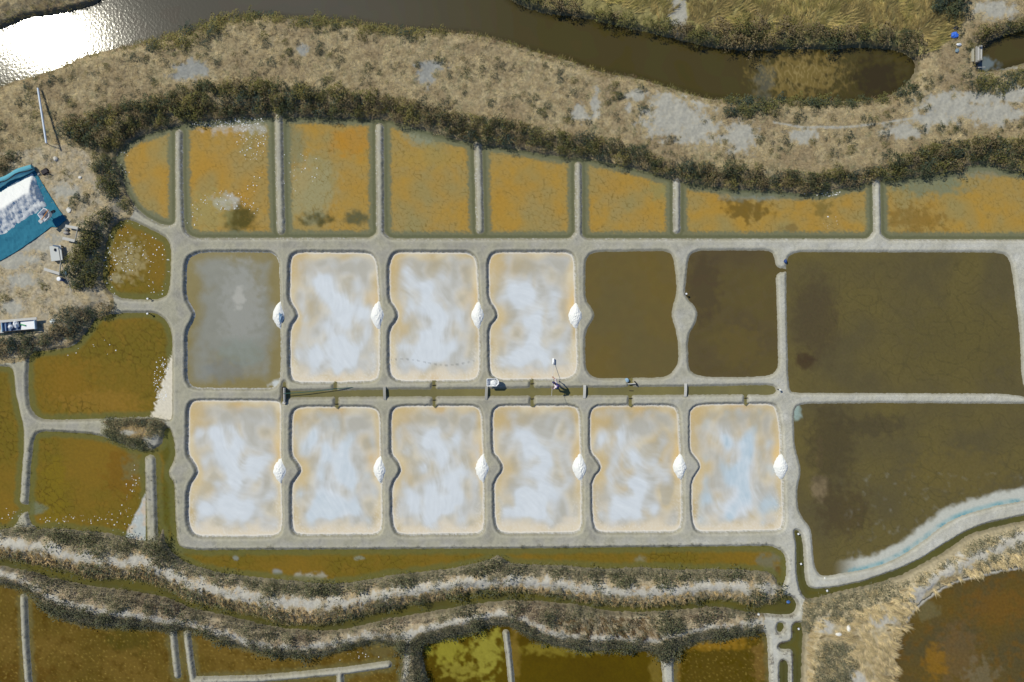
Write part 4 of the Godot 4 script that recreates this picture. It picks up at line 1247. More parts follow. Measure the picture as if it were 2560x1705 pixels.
# meshes the smooth union of tapered capsules [from, to, radius, radius, colour] as surface nets
func skin(st: SurfaceTool, bones: Array, cell: float, k: float) -> void:
	var lo := Vector3(1e9, 1e9, 1e9)
	var hi := -lo
	for b in bones:
		var r: float = maxf(b[2], b[3]) + 3.0 * cell
		lo = lo.min((b[0] as Vector3).min(b[1]) - Vector3.ONE * r)
		hi = hi.max((b[0] as Vector3).max(b[1]) + Vector3.ONE * r)
	var nx := int((hi.x - lo.x) / cell) + 2
	var ny := int((hi.y - lo.y) / cell) + 2
	var nz := int((hi.z - lo.z) / cell) + 2
	var f := PackedFloat32Array()
	f.resize(nx * ny * nz)
	f.fill(1.0)
	for b in bones:
		var p: Vector3 = b[0]
		var d: Vector3 = b[1] - p
		var il := 1.0 / maxf(d.length_squared(), 1e-8)
		var ra: float = b[2]
		var rb: float = b[3]
		var r := maxf(ra, rb) + k + 2.0 * cell
		var a0 := ((p.min(b[1]) - Vector3.ONE * r - lo) / cell).max(Vector3.ZERO)
		var a1 := (p.max(b[1]) + Vector3.ONE * r - lo) / cell
		for y in range(int(a0.y), mini(ny, int(a1.y) + 1)):
			for z in range(int(a0.z), mini(nz, int(a1.z) + 1)):
				for x in range(int(a0.x), mini(nx, int(a1.x) + 1)):
					var q := lo + Vector3(x, y, z) * cell - p
					var t := clampf(q.dot(d) * il, 0.0, 1.0)
					var e := (q - d * t).length() - lerpf(ra, rb, t)
					var i := (y * nz + z) * nx + x
					f[i] = smooth_min(f[i], e, k)
	var sx := 1
	var sz := nx
	var sy := nx * nz
	var made := {}
	var corner := [0, sx, sz, sx + sz, sy, sx + sy, sz + sy, sx + sz + sy]
	var edges := [[0, 1], [2, 3], [4, 5], [6, 7], [0, 2], [1, 3], [4, 6], [5, 7], [0, 4], [1, 5], [2, 6], [3, 7]]
	for y in ny - 1:
		for z in nz - 1:
			for x in nx - 1:
				var i := y * sy + z * sz + x
				var inside := 0
				for c in 8:
					if f[i + corner[c]] < 0.0:
						inside += 1
				if inside == 0 or inside == 8:
					continue
				var sum := Vector3.ZERO
				var n := 0
				for e in edges:
					var fa: float = f[i + corner[e[0]]]
					var fb: float = f[i + corner[e[1]]]
					if (fa < 0.0) != (fb < 0.0):
						var t := fa / (fa - fb)
						var va := Vector3(e[0] & 1, e[0] >> 2, (e[0] >> 1) & 1)
						var vb := Vector3(e[1] & 1, e[1] >> 2, (e[1] >> 1) & 1)
						sum += va.lerp(vb, t)
						n += 1
				var v := lo + (Vector3(x, y, z) + sum / n) * cell
				var g := Vector3(f[i + 1] - f[i], f[i + sy] - f[i], f[i + sz] - f[i]).normalized()
				var best := 1e9
				var tint := Color.WHITE
				for b in bones:
					var q: Vector3 = v - b[0]
					var d: Vector3 = b[1] - b[0]
					var t := clampf(q.dot(d) / maxf(d.length_squared(), 1e-8), 0.0, 1.0)
					var e := (q - d * t).length() - lerpf(b[2], b[3], t)
					if e < best:
						best = e
						tint = b[4]
				made[i] = [v, g, tint]
	var put := func(a: int, b: int, c: int, d: int, flip: bool) -> void:
		if not (made.has(a) and made.has(b) and made.has(c) and made.has(d)):
			return
		var order := [a, b, c, a, c, d] if not flip else [a, c, b, a, d, c]
		for k2 in order:
			st.set_normal(made[k2][1])
			st.set_color(made[k2][2])
			st.add_vertex(made[k2][0])
	for y in range(1, ny - 1):
		for z in range(1, nz - 1):
			for x in range(1, nx - 1):
				var i := y * sy + z * sz + x
				var here := f[i] < 0.0
				if here != (f[i + sx] < 0.0):
					put.call(i - sy - sz, i - sz, i, i - sy, here)
				if here != (f[i + sy] < 0.0):
					put.call(i - sx - sz, i - sz, i, i - sx, not here)
				if here != (f[i + sz] < 0.0):
					put.call(i - sx - sy, i - sy, i, i - sx, not here)

# a hand closed round a pole that runs along AXIS through GRIP; the wrist comes in from WRIST
func hand(bones: Array, grip: Vector3, axis: Vector3, wrist: Vector3, tint: Color) -> void:
	var out := wrist - grip
	out = (out - axis * out.dot(axis)).normalized()
	var side := axis.cross(out)
	bones.append([wrist, grip + out * 0.055, 0.027, 0.03, tint])
	for k in 4:
		var along := axis * (-0.033 + 0.022 * k)
		var base := grip + along + out * 0.042 + side * 0.012
		var reach: float = [0.9, 1.0, 0.96, 0.8][k]
		bones.append([grip + along * 0.8 + out * 0.055 - side * 0.02, base, 0.013, 0.012, tint])
		bones.append([base, grip + along + side * 0.038 * reach + out * 0.006, 0.0105, 0.0095, tint])
		bones.append([grip + along + side * 0.038 * reach + out * 0.006, grip + along + side * 0.016 - out * 0.03 * reach, 0.0095, 0.009, tint])
		bones.append([grip + along + side * 0.016 - out * 0.03 * reach, grip + along - side * 0.012 - out * 0.027 * reach, 0.009, 0.008, tint])
	var root_ := grip + axis * 0.04 + out * 0.05 - side * 0.015
	bones.append([root_, grip + axis * 0.058 - side * 0.03 + out * 0.01, 0.013, 0.011, tint])
	bones.append([grip + axis * 0.058 - side * 0.03 + out * 0.01, grip + axis * 0.055 - side * 0.018 - out * 0.024, 0.011, 0.009, tint])

func build_person() -> void:
	var base := at(1391, 965, 0.0)
	var t := thing("person", "person in a pink white top and blue trousers pulling a long rake on the bank", "person", base)
	var shirt := C(236, 222, 232)
	var vest := C(120, 98, 168)
	var jeans := C(96, 128, 186)
	var bare_skin := C(196, 136, 110)
	var boot := C(120, 66, 50)
	var dark := C(52, 30, 34)
	var rake_foot := at(1384, 903, -0.2)
	var rake_end := at(1375.5, 985, 1.95)
	var axis := (rake_end - rake_foot).normalized()
	var grip_n := rake_foot.lerp(rake_end, 0.47) - base
	var grip_s := rake_foot.lerp(rake_end, 0.75) - base
	var hip := Vector3(0.03, 0.92, -0.04)
	var chest := Vector3(-0.1, 1.24, -0.16)
	var neck := Vector3(-0.16, 1.43, -0.24)
	var head := Vector3(-0.25, 1.56, -0.33)
	var sh_n := Vector3(-0.1, 1.36, -0.38)
	var sh_s := Vector3(-0.13, 1.36, 0.02)
	var el_n := Vector3(-0.16, 1.12, -0.62)
	var el_s := Vector3(-0.32, 1.2, 0.16)
	var kn_n := Vector3(-0.06, 0.5, -0.16)
	var kn_s := Vector3(-0.14, 0.5, 0.12)
	var an_n := Vector3(0.14, 0.1, -0.12)
	var an_s := Vector3(0.02, 0.1, 0.14)
	var w_n := grip_n + (el_n - grip_n).normalized() * 0.1
	var w_s := grip_s + (el_s - grip_s).normalized() * 0.1
	var bones := [
		[hip + Vector3(0, 0, -0.08), hip + Vector3(0, 0, 0.08), 0.12, 0.12, jeans], [hip, chest, 0.125, 0.15, shirt],
		[hip + Vector3(0.06, 0.1, 0), chest + Vector3(0.07, 0.06, 0.02), 0.1, 0.12, vest],
		[chest + Vector3(-0.01, 0.04, -0.1), chest + Vector3(-0.01, 0.04, 0.1), 0.115, 0.115, shirt], [chest, neck, 0.1, 0.05, shirt], [neck, head, 0.048, 0.05, bare_skin],
		[sh_n, el_n, 0.062, 0.046, shirt], [el_n, w_n, 0.043, 0.028, bare_skin], [sh_s, el_s, 0.062, 0.046, shirt], [el_s, w_s, 0.043, 0.028, bare_skin],
		[chest + Vector3(0, 0.1, -0.12), sh_n, 0.08, 0.062, shirt], [chest + Vector3(0, 0.1, 0.1), sh_s, 0.08, 0.062, shirt],
		[hip + Vector3(0, -0.03, -0.09), kn_n, 0.095, 0.066, jeans], [kn_n, an_n, 0.064, 0.046, jeans], [hip + Vector3(0, -0.03, 0.09), kn_s, 0.095, 0.066, jeans], [kn_s, an_s, 0.064, 0.046, jeans],
		[an_n + Vector3(0.03, -0.05, 0), an_n + Vector3(-0.17, -0.065, 0.01), 0.048, 0.04, boot], [an_s + Vector3(0.03, -0.05, 0), an_s + Vector3(-0.17, -0.065, 0.01), 0.048, 0.04, boot]]
	var st := begin()
	skin(st, bones, 0.02, 0.05)
	var face := (Vector3(-0.75, -0.35, -0.5)).normalized()
	var across := face.cross(Vector3.UP).normalized()
	var crown := across.cross(face).normalized()
	var hb := [
		[head + crown * 0.035 - face * 0.02, head + crown * 0.03 + face * 0.025, 0.088, 0.08, bare_skin], [head - crown * 0.04 + face * 0.03, head - crown * 0.075 + face * 0.055, 0.062, 0.04, bare_skin],
		[head + face * 0.09 + crown * 0.005, head + face * 0.115 - crown * 0.022, 0.012, 0.016, bare_skin],
		[head + face * 0.088 - crown * 0.055 - across * 0.018, head + face * 0.088 - crown * 0.055 + across * 0.018, 0.008, 0.008, C(150, 80, 74)],
		[head + across * 0.088, head + across * 0.092 - crown * 0.03, 0.018, 0.014, bare_skin], [head - across * 0.088, head - across * 0.092 - crown * 0.03, 0.018, 0.014, bare_skin],
		[head + face * 0.083 + across * 0.032 + crown * 0.012, head + face * 0.083 + across * 0.034 + crown * 0.012, 0.013, 0.013, dark], [head + face * 0.083 - across * 0.032 + crown * 0.012, head + face * 0.083 - across * 0.034 + crown * 0.012, 0.013, 0.013, dark],
		[head - face * 0.06 + crown * 0.02, head - face * 0.075 - crown * 0.07, 0.07, 0.05, dark]]
	skin(st, hb, 0.008, 0.02)
	for g in [[grip_n, w_n], [grip_s, w_s]]:
		var hand_bones := []
		hand(hand_bones, g[0], axis, g[1], bare_skin)
		skin(st, hand_bones, 0.005, 0.008)
	obj("body", st.commit(), surface(Color.WHITE, 0.8, null, 1.0, null, 1.0, true), t)
	st = begin()
	var cap := Transform3D(Basis(across, crown, -face), head + crown * 0.055)
	lathe(st, cap, [Vector2(0.0, 0.085), Vector2(0.05, 0.075), Vector2(0.085, 0.045), Vector2(0.1, 0.0), Vector2(0.1, -0.01)], 14)
	box(st, cap * Transform3D(Basis(Vector3.RIGHT, 0.15), Vector3(0, -0.005, -0.13)), Vector3(0.15, 0.012, 0.11), 0.004)
	obj("cap", st.commit(), plain(26, 30, 84, 0.8), t)
	# the rake
	var rk := thing("salt_rake", "long handled wooden rake reaching from the worker into the salt pan", "rake", rake_foot)
	st = begin()
	tube(st, [Vector3.ZERO, rake_end - rake_foot], [0.017, 0.014])
	obj("handle", st.commit(), plain(196, 198, 200, 0.6), rk)
	st = begin()
	box(st, Transform3D(Basis(Vector3(0, 0, 1), 0.35), Vector3(-0.02, 0.05, 0.0)), Vector3(0.17, 0.03, 0.46))
	obj("blade_board", st.commit(), mats.white, rk)
	st = begin()
	beam(st, Vector3(0.05, 0.12, -0.2), Vector3(0.05, 0.12, 0.22), 0.03, 0.05)
	obj("brace", st.commit(), plain(150, 160, 186), rk)

# ---------------------------------------------------------------- the salt store
func edge_height(q: Vector2) -> float:
	# steep face to the south-east, gentler sides elsewhere (plan units, seen from the middle of the site)
	var d_nw := (Vector2(q.x - 0.0, q.y - 488.0)).dot(Vector2(51.0, 85.0).normalized())
	var d_se := (Vector2(q.x - 0.0, q.y - 600.0)).dot(Vector2(-80.0, -125.0).normalized())
	var d_e := (Vector2(q.x - 92.0, q.y - 432.0)).dot(Vector2(-73.0, 30.0).normalized())
	d_se = (Vector2(q.x, q.y - 600.0)).dot(Vector2(-0.539, -0.842))
	return minf(minf(d_nw * 0.7, d_se * 0.47), d_e * 0.9) * S

func build_camp() -> void:
	var t := thing("tarpaulin", "teal tarpaulin spread under the big salt mound, one edge rolled up", "tarpaulin", at(60, 560, 0.0))
	var st := begin()
	var out := poly([-170, 560, -60, 505, 0, 466, 92, 420, 108, 448, 132, 488, 158, 528, 176, 552, 152, 571, 138, 569, 100, 598, 50, 632, 0, 660, -90, 712, -170, 760])
	var mid := Vector2(at(20, 560).x, at(20, 560).z)
	var off := Vector2(t.position.x, t.position.z)
	var ground_y := hgt[cell_of(mid)]
	var level := func(v: Vector2) -> Vector3: return Vector3(v.x - off.x, hgt[cell_of(v)] + 0.07 + 0.03 * n_fine.get_noise_2d(v.x * 0.5, v.y * 0.5) + 0.012 * n_fine.get_noise_2d(v.x * 2.0, v.y * 2.0), v.y - off.y)
	var tile := 0.16
	for j in 80:
		for i in 80:
			var o := Vector2(mid.x - 6.4 + i * tile, mid.y - 6.4 + j * tile)
			var cut := Geometry2D.intersect_polygons(out, PackedVector2Array([o, o + Vector2(tile, 0), o + Vector2(tile, tile), o + Vector2(0, tile)]))
			for piece in cut:
				if Geometry2D.is_polygon_clockwise(piece):
					piece.reverse()
				for k in range(1, piece.size() - 1):
					tri(st, level.call(piece[0]), level.call(piece[k]), level.call(piece[k + 1]))
	for k in out.size():
		var a := out[k]
		var b := out[(k + 1) % out.size()]
		for e in 6:
			var e0: Vector3 = level.call(a.lerp(b, e / 6.0))
			var e1: Vector3 = level.call(a.lerp(b, (e + 1) / 6.0))
			quad(st, e1, e0, e0 - Vector3(0, 0.1, 0), e1 - Vector3(0, 0.1, 0))
	obj("sheet", st.commit(), matt(52, 116, 140), t)
	st = begin()
	var pts := []
	var radii := []
	for k in 26:
		var u := k / 25.0
		var h := 0.42
		var p := seen(lerpf(-150, 88, u), lerpf(548, 421, u) - 16.0 * sin(u * PI) * 0.5, h)
		p.y = ground_y + 0.3 + 0.05 * sin(u * 17.0)
		pts.append(p - t.position)
		radii.append((0.36 - 0.08 * u) * (1.0 + 0.14 * sin(u * 23.0) + 0.1 * n_fine.get_noise_1d(k * 1.7)))
	tube(st, pts, radii, 14)
	var roll := obj("rolled_edge", st.commit(), matt(104, 172, 190), t)
	st = begin()
	var cord := []
	for k in 26:
		cord.append(pts[k] + Vector3(0.10, float(radii[k]) * 0.93, 0.14) + Vector3(0, 0, 0.06 * sin(k * 1.1)))
	tube(st, cord, [0.05, 0.05, 0.05, 0.05, 0.05, 0.05, 0.05, 0.05, 0.05, 0.05, 0.05, 0.05, 0.05, 0.05, 0.05, 0.05, 0.05, 0.05, 0.05, 0.05, 0.05, 0.05, 0.05, 0.05, 0.05, 0.05], 6)
	obj("cord", st.commit(), plain(24, 44, 56), roll)
	# the mound itself, a height field over the sheet
	st = begin()
	st.set_smooth_group(0)
	var cell := 3.0
	var grid := {}
	for j in range(0, 110):
		for i in range(0, 100):
			var q := Vector2(-165.0 + i * cell, 420.0 + j * cell)
			var e := edge_height(q)
			e += 0.07 * n_mid.get_noise_2d(q.x * 0.045, q.y * 0.045) + 0.04 * n_fine.get_noise_2d(q.x * 0.05, q.y * 0.05) + 0.035 * n_fine.get_noise_2d(q.x * 0.13, q.y * 0.13)
			var h := minf(e, 1.4 + 0.12 * n_mid.get_noise_2d(q.x * 0.03, q.y * 0.03))
			grid[Vector2i(i, j)] = [h, seen(q.x, q.y, clampf(h, 0.0, 2.0)) * Vector3(1, 0, 1) + Vector3(0, ground_y + 0.04 + h, 0)]
	for j in range(0, 109):
		for i in range(0, 99):
			var c := [grid[Vector2i(i, j)], grid[Vector2i(i + 1, j)], grid[Vector2i(i + 1, j + 1)], grid[Vector2i(i, j + 1)]]
			if maxf(maxf(c[0][0], c[1][0]), maxf(c[2][0], c[3][0])) < 0.0 or minf(minf(c[0][0], c[1][0]), minf(c[2][0], c[3][0])) < -0.35:
				continue
			for k in [0, 1, 2, 0, 2, 3]:
				st.add_vertex(c[k][1])
	st.index()
	st.generate_normals()
	tag(obj("salt_mound", st.commit(), mats.heap), "big white salt mound with a dug steep face, on the teal tarpaulin", "salt mound")
	# white wheelbarrow on the corner of the sheet
	t = thing("wheelbarrow", "empty white wheelbarrow tipped beside the salt mound, dark inside", "wheelbarrow", seen(128, 536, 0.9) * Vector3(1, 0, 1) + Vector3(0, ground_y + 0.35, 0), 0.62)
	barrow(t, 1.0, 0.8)
	t.rotation.z = 0.3
	st = begin()
	box(st, Transform3D(Basis(), Vector3(-0.06, 0.45, 0)), Vector3(0.5, 0.06, 0.42))
	obj("tub_floor", st.commit(), plain(70, 76, 96), t)
	t = thing("shovel", "orange handled shovel lying across the tipped wheelbarrow", "shovel", seen(118, 541, 1.3) * Vector3(1, 0, 1) + Vector3(0, ground_y + 1.2, 0))
	st = begin()
	tube(st, [Vector3(-0.3, -0.12, 0.32), Vector3(0.42, 0.16, -0.42)], [0.03, 0.028])
	obj("shaft", st.commit(), mats.orange, t)
	st = begin()
	box(st, Transform3D(Basis(Vector3.UP, 0.78), Vector3(-0.4, -0.16, 0.42)), Vector3(0.26, 0.03, 0.32))
	obj("blade", st.commit(), mats.steel, t)
	# two timber frames with plank seats, a low slab table, drum, and a leaning pole
	timber_frame([180, 569, 212, 575], [212, 573, 204, 608], [173, 599, 203, 606], "timber frame of two white planks and a bar, beside the dark shrubs")
	timber_frame([127, 675, 166, 687], [169, 659, 166, 687], [], "white plank with a side bar behind the blue drum")
	t = thing("slab_table", "low grey table with a stone and a strip of cloth on it", "table", at(156.5, 636, hgt[cell_of(P(156, 636))]), 0.13)
	st = begin()
	box(st, Transform3D(Basis(), Vector3(0, 0.34, 0)), Vector3(0.9, 0.06, 1.2))
	obj("table_top", st.commit(), plain(192, 194, 192, 0.7), t)
	for q in [[-1, -1], [1, -1], [1, 1], [-1, 1]]:
		st = begin()
		box(st, Transform3D(Basis(), Vector3(0.38 * q[0], 0.155, 0.52 * q[1])), Vector3(0.08, 0.31, 0.08))
		obj("leg", st.commit(), mats.dark_wood, t)
	var top_y := t.position.y + 0.37
	var o := obj("stone", lump(Vector3(0.14, 0.16, 0.26), 12, 0.3), plain(66, 66, 68))
	o.position = at(155, 628, top_y)
	tag(o, "dark stone lying on the low grey table", "stone")
	st = begin()
	tube(st, [at(150, 617, top_y + 0.04), at(163, 619, top_y + 0.05), at(170, 627, top_y + 0.03)], [0.05, 0.06, 0.04])
	tag(obj("cloth_strip", st.commit(), plain(96, 116, 140)), "bluish strip of cloth along the low table's edge", "cloth")
	st = begin()
	tube(st, [at(163, 622, top_y + 0.03), at(168, 655, top_y + 0.01), at(180, 695, 0.3 + ground_y), at(191, 730, ground_y + 0.1)], [0.022, 0.024, 0.026, 0.026])
	tag(obj("thin_pole", st.commit(), mats.grey_wood), "thin grey pole leaning from the low table to the ground", "pole")
	t = thing("drum", "blue drum with a white lid on the straw", "drum", seen(156, 698.5, 0.5) * Vector3(1, 0, 1) + Vector3(0, ground_y, 0))
	st = begin()
	lathe(st, Transform3D.IDENTITY, [Vector2(0.0, 0.0), Vector2(0.15, 0.0), Vector2(0.16, 0.25), Vector2(0.155, 0.5), Vector2(0.0, 0.5)])
	obj("body", st.commit(), plain(36, 84, 160, 0.4), t)
	st = begin()
	lathe(st, Transform3D.IDENTITY, [Vector2(0.17, 0.47), Vector2(0.175, 0.52), Vector2(0.15, 0.55), Vector2(0.0, 0.56)])
	obj("lid", st.commit(), mats.white, t)
	o = obj("plastic_sheet", lump(Vector3(0.3, 0.16, 0.4), 14, 0.6), plain(120, 156, 184, 0.4))
	o.position = at(173, 683, ground_y)
	tag(o, "crumpled blue plastic sheet beside the white plank", "plastic sheet")
	# flatbed cart with boards and sacks
	cart(ground_y)
	st = begin()
	beam(st, at(108, 788, 0), at(122, 776, 0), 0.14, 0.07)
	o = obj("short_board", st.commit(), mats.dark_wood)
	o.position.y = ground_y - 0.05
	tag(o, "short dark board lying in the straw near the cart", "board")
	o = obj("plastic_bag", lump(Vector3(0.5, 0.28, 0.34), 8, 0.7), plain(206, 214, 216, 0.4))
	o.position = at(140, 804, ground_y - 0.1)
	tag(o, "crumpled grey white bag against the bush by the cart", "bag")
	# the pale pole up on the plateau
	st = begin()
	tube(st, [seen(105, 226, 0.2) + Vector3(0, 0.45, 0), seen(126, 362, 0.85) + Vector3(0, 0.45, 0)], [0.075, 0.075], 10)
	tag(obj("long_pole", st.commit(), plain(196, 208, 224, 0.5)), "long pale pole propped up in the grass above the camp", "pole")
	st = begin()
	tube(st, [at(127.5, 365, 0.3), seen(125, 358, 0.8) + Vector3(0, 0.4, 0)], [0.03, 0.03])
	tag(obj("pole_prop", st.commit(), mats.grey_wood), "stick that props up the long pale pole", "stick")

func timber_frame(a: Array, bar: Array, b: Array, label: String) -> void:
	var y := hgt[cell_of(P(bar[0], bar[1]))]
	var t := thing("timber_frame", label, "bench", at(bar[0], bar[1], y), 0.0, "white plank benches at the camp")
	for p in [a, b]:
		if p.is_empty():
			continue
		var st := begin()
		beam(st, at(p[0], p[1], y + 0.4) - t.position, at(p[2], p[3], y + 0.4) - t.position, 0.22, 0.05)
		obj("plank", st.commit(), mats.pale_wood, t)
		for e in [0.12, 0.88]:
			st = begin()
			box(st, Transform3D(Basis(), at(lerpf(p[0], p[2], e), lerpf(p[1], p[3], e), y + 0.18) - t.position), Vector3(0.08, 0.37, 0.08))
			obj("leg", st.commit(), mats.grey_wood, t)
	var bt := begin()
	beam(bt, at(bar[0], bar[1], y + 0.45) - t.position, at(bar[2], bar[3], y + 0.45) - t.position, 0.07, 0.07)
	obj("bar", bt.commit(), mats.grey_wood, t)

func cart(y: float) -> void:
	var c := seen(55, 814, 0.5)
	var t := thing("flatbed_cart", "white flatbed cart with long side planks, beside the dark bush", "cart", Vector3(c.x, y - 0.1, c.z), 0.085)
	var st := begin()
	box(st, Transform3D(Basis(), Vector3(0, 0.42, 0)), Vector3(2.66, 0.07, 0.78))
	obj("bed", st.commit(), plain(70, 96, 130, 0.5), t)
	st = begin()
	box(st, Transform3D(Basis(), Vector3(0.72, 0.475, 0.02)), Vector3(1.18, 0.03, 0.68))
	obj("bed_sheet", st.commit(), mats.white, t)
	for s in [[-0.43, 3.0, 0.62, 0.2, 0.03], [0.4, 2.5, 0.6, 0.06, 0.0]]:
		st = begin()
		box(st, Transform3D(Basis(), Vector3(s[4], s[2], s[0])), Vector3(s[1], 0.06, s[3]))
		obj("side_plank", st.commit(), mats.pale_wood if s[3] > 0.1 else mats.dark_wood, t)
	for s in [-1.3, 1.3]:
		st = begin()
		box(st, Transform3D(Basis(), Vector3(s, 0.5, 0.0)), Vector3(0.06, 0.24, 0.8))
		obj("end_board", st.commit(), plain(160, 190, 214, 0.5), t)
	for s in [-1.0, -0.62]:
		st = begin()
		box(st, Transform3D(Basis(), Vector3(s, 0.52, 0.0)), Vector3(0.04, 0.16, 0.74))
		obj("divider_board", st.commit(), plain(120, 150, 190, 0.5), t)
	for s in [-1, 1]:
		st = begin()
		lathe(st, Transform3D(Basis(Vector3.RIGHT, PI / 2), Vector3(-0.1, 0.2, 0.42 * s)), [Vector2(0.0, -0.05), Vector2(0.17, -0.06), Vector2(0.2, 0.0), Vector2(0.17, 0.06), Vector2(0.0, 0.05)], 18)
		obj("wheel", st.commit(), mats.black, t)
	st = begin()
	box(st, Transform3D(Basis(), Vector3(-1.75, 0.44, 0.34)), Vector3(1.0, 0.06, 0.24))
	obj("drawbar", st.commit(), mats.pale_wood, t)
	for s in [[-0.58, 0.06, 0.4, 0.36, "white sack leaning in the middle of the cart"], [-0.14, -0.1, 0.42, 0.62, "larger upright white sack across the cart"]]:
		var o := obj("sack", lump(Vector3(s[2], 0.42, s[3]), int(s[2] * 100), 0.25), mats.white)
		o.position = t.transform * Vector3(s[0], 0.46, s[1])
		o.rotation.y = 0.15
		tag(o, s[4], "sack")
	st = begin()
	beam(st, Vector3(-0.2, 0, -0.04), Vector3(0.2, 0.02, 0.06), 0.1, 0.05)
	var g := obj("green_tool", st.commit(), plain(40, 150, 96, 0.5))
	g.position = t.transform * Vector3(0.34, 0.53, -0.02)
	tag(g, "small green tool lying on the cart's white sheet", "tool")

func build_small_things() -> void:
	var list := [
		["blue_bag", 2375, 95, Vector3(0.6, 0.3, 0.5), [52, 108, 214], "bright blue plastic bag in the weeds by the broken sluice", "bag"],
		["black_bag", 2379, 78, Vector3(0.4, 0.3, 0.34), [30, 32, 40], "black bag just above the bright blue one", "bag"],
		["white_bag", 2387, 118, Vector3(0.4, 0.2, 0.26), [220, 224, 232], "white bag between the blue bag and the broken sluice", "bag"],
		["grey_bag", 2383, 133, Vector3(0.32, 0.24, 0.36), [120, 140, 152], "blue grey bag lowest of the litter near the broken sluice", "bag"],
		["blue_float", 1975, 1509, Vector3(0.3, 0.2, 0.26), [62, 104, 170], "blue float drifting in the round end of the canal", "float"],
		["white_stone", 2091, 1580, Vector3(0.5, 0.25, 0.3), [226, 224, 216], "round white stone in the golden grass", "stone"],
		["white_stone", 2115, 1566, Vector3(0.28, 0.25, 0.62), [232, 230, 224], "long white stone in the golden grass", "stone"],
		["white_bottle", 1899, 1539, Vector3(0.18, 0.12, 0.26), [232, 236, 240], "white bottle at the tip of the weedy bank by the canal end", "bottle"],
		["pale_stone", 149, 401, Vector3(0.32, 0.25, 0.4), [206, 200, 188], "pale stone in the straw above the camp", "stone"],
		["pale_stone", 108, 439, Vector3(0.24, 0.2, 0.24), [170, 166, 160], "small stone beside the tarpaulin's rolled end", "stone"],
		["grey_stone", 176, 576, Vector3(0.36, 0.3, 0.28), [150, 152, 152], "grey stone at the end of the white plank bench", "stone"],
		["grey_stone", 176, 585, Vector3(0.46, 0.3, 0.26), [164, 160, 156], "long grey stone between the two bench planks", "stone"],
		["white_rag", 181, 527, Vector3(0.4, 0.1, 0.5), [222, 220, 214], "white rag on the straw beyond the tarpaulin's corner", "rag"],
		["white_rag", 209, 447, Vector3(0.3, 0.1, 0.24), [214, 212, 206], "small white rag in the straw near the shrubs", "rag"],
		["white_stone", 2062, 1445, Vector3(0.12, 0.12, 0.14), [232, 232, 228], "tiny white stone at the lowest corner of the large dark pan", "stone"],
		["blue_board", 1963, 653, Vector3(0.26, 0.2, 0.34), [36, 68, 130], "small blue box at the gap into the largest dark pan", "box"]]
	for s in list:
		var o := obj(s[0], lump(s[3], int(s[1]) % 97, 0.35), plain(s[4][0], s[4][1], s[4][2], 0.6))
		o.position = at(s[1], s[2], ground_at(s[1], s[2]))
		if s[0] == "blue_float":
			o.position.y = -0.42
		tag(o, s[5], s[6])
	var st := begin()
	box(st, Transform3D(Basis(Vector3.UP, 0.5), Vector3.ZERO), Vector3(0.5, 0.22, 0.36))
	tube(st, [Vector3(-0.1, 0.0, 0.1), Vector3(0.55, 0.08, 0.22)], [0.03, 0.03])
	var o2 := obj("black_crate", st.commit(), plain(46, 40, 46))
	o2.position = at(123, 433, ground_at(123, 433) + 0.1)
	tag(o2, "dark crate with a stick through it, near the tarpaulin's rolled end", "crate")
	# stakes and little gates
	for s in [[1993, 1333, "white capped stake at the head of the ditch"], [2000, 1408, "white capped stake halfway down the ditch"], [2064, 1474, "stake where the sandy bank meets the ditch"], [1995, 1571, "stake standing in the short ditch"], [1944, 973, "stake at the blind end of the feeder channel"], [1712, 735, "stake at the narrow waist between the two dark brown pans"], [373, 747, "stake on the bank of the rounded olive pan"], [372, 784, "stake on the upper bank of the wedge pan"]]:
		var t := thing("stake", s[2], "stake", at(s[0], s[1], minf(ground_at(s[0], s[1]), 0.0)), 0.0, "small marker stakes")
		st = begin()
		tube(st, [Vector3(0, -0.1, 0), Vector3(0.02, 0.45, 0.01)], [0.03, 0.03])
		obj("post", st.commit(), mats.dark_wood, t)
		st = begin()
		box(st, Transform3D(Basis(Vector3.UP, 0.3), Vector3(0.02, 0.48, 0.01)), Vector3(0.13, 0.08, 0.13))
		obj("cap", st.commit(), mats.white, t)
	# the broken wooden sluice beside the small pond
	var t := thing("broken_sluice", "broken wooden sluice of grey boards at the end of the small pond", "sluice", at(2436, 142, 0.1))
	for k in 4:
		st = begin()
		var x := -0.16 + 0.12 * k
		beam(st, Vector3(x, 0.35 + 0.05 * sin(k * 3.0), -0.62 + 0.1 * sin(k * 2.0)), Vector3(x + 0.03, 0.3, 0.6 - 0.12 * (k % 2)), 0.09, 0.16)
		obj("board", st.commit(), mats.pale_wood if k % 2 else mats.grey_wood, t)
	for z in [-0.55, 0.5]:
		st = begin()
		beam(st, Vector3(0.05, -0.6, z), Vector3(0.05, 0.65, z), 0.12, 0.12)
		obj("post", st.commit(), mats.grey_wood, t)
	st = begin()
	box(st, Transform3D(Basis(), Vector3(-0.36, 0.1, 0.0)), Vector3(0.22, 0.3, 1.05))
	obj("sill_block", st.commit(), plain(168, 164, 146, 0.9), t)
	st = begin()
	tube(st, [at(2439, 143, 0.5), at(2451, 130, 0.15)], [0.035, 0.03])
	tag(obj("stick", st.commit(), mats.pale_wood), "pale stick slanting off the broken sluice over the pond", "stick")
	st = begin()
	tube(st, [at(2443, 170, 0.1), at(2462, 168, 0.0)], [0.035, 0.03])
	tag(obj("stick", st.commit(), mats.pale_wood), "pale stick lying at the foot of the broken sluice", "stick")
	# crumbs of salt and foam, plus white specks in place of sun glints
	var spots: Array[Vector3] = []
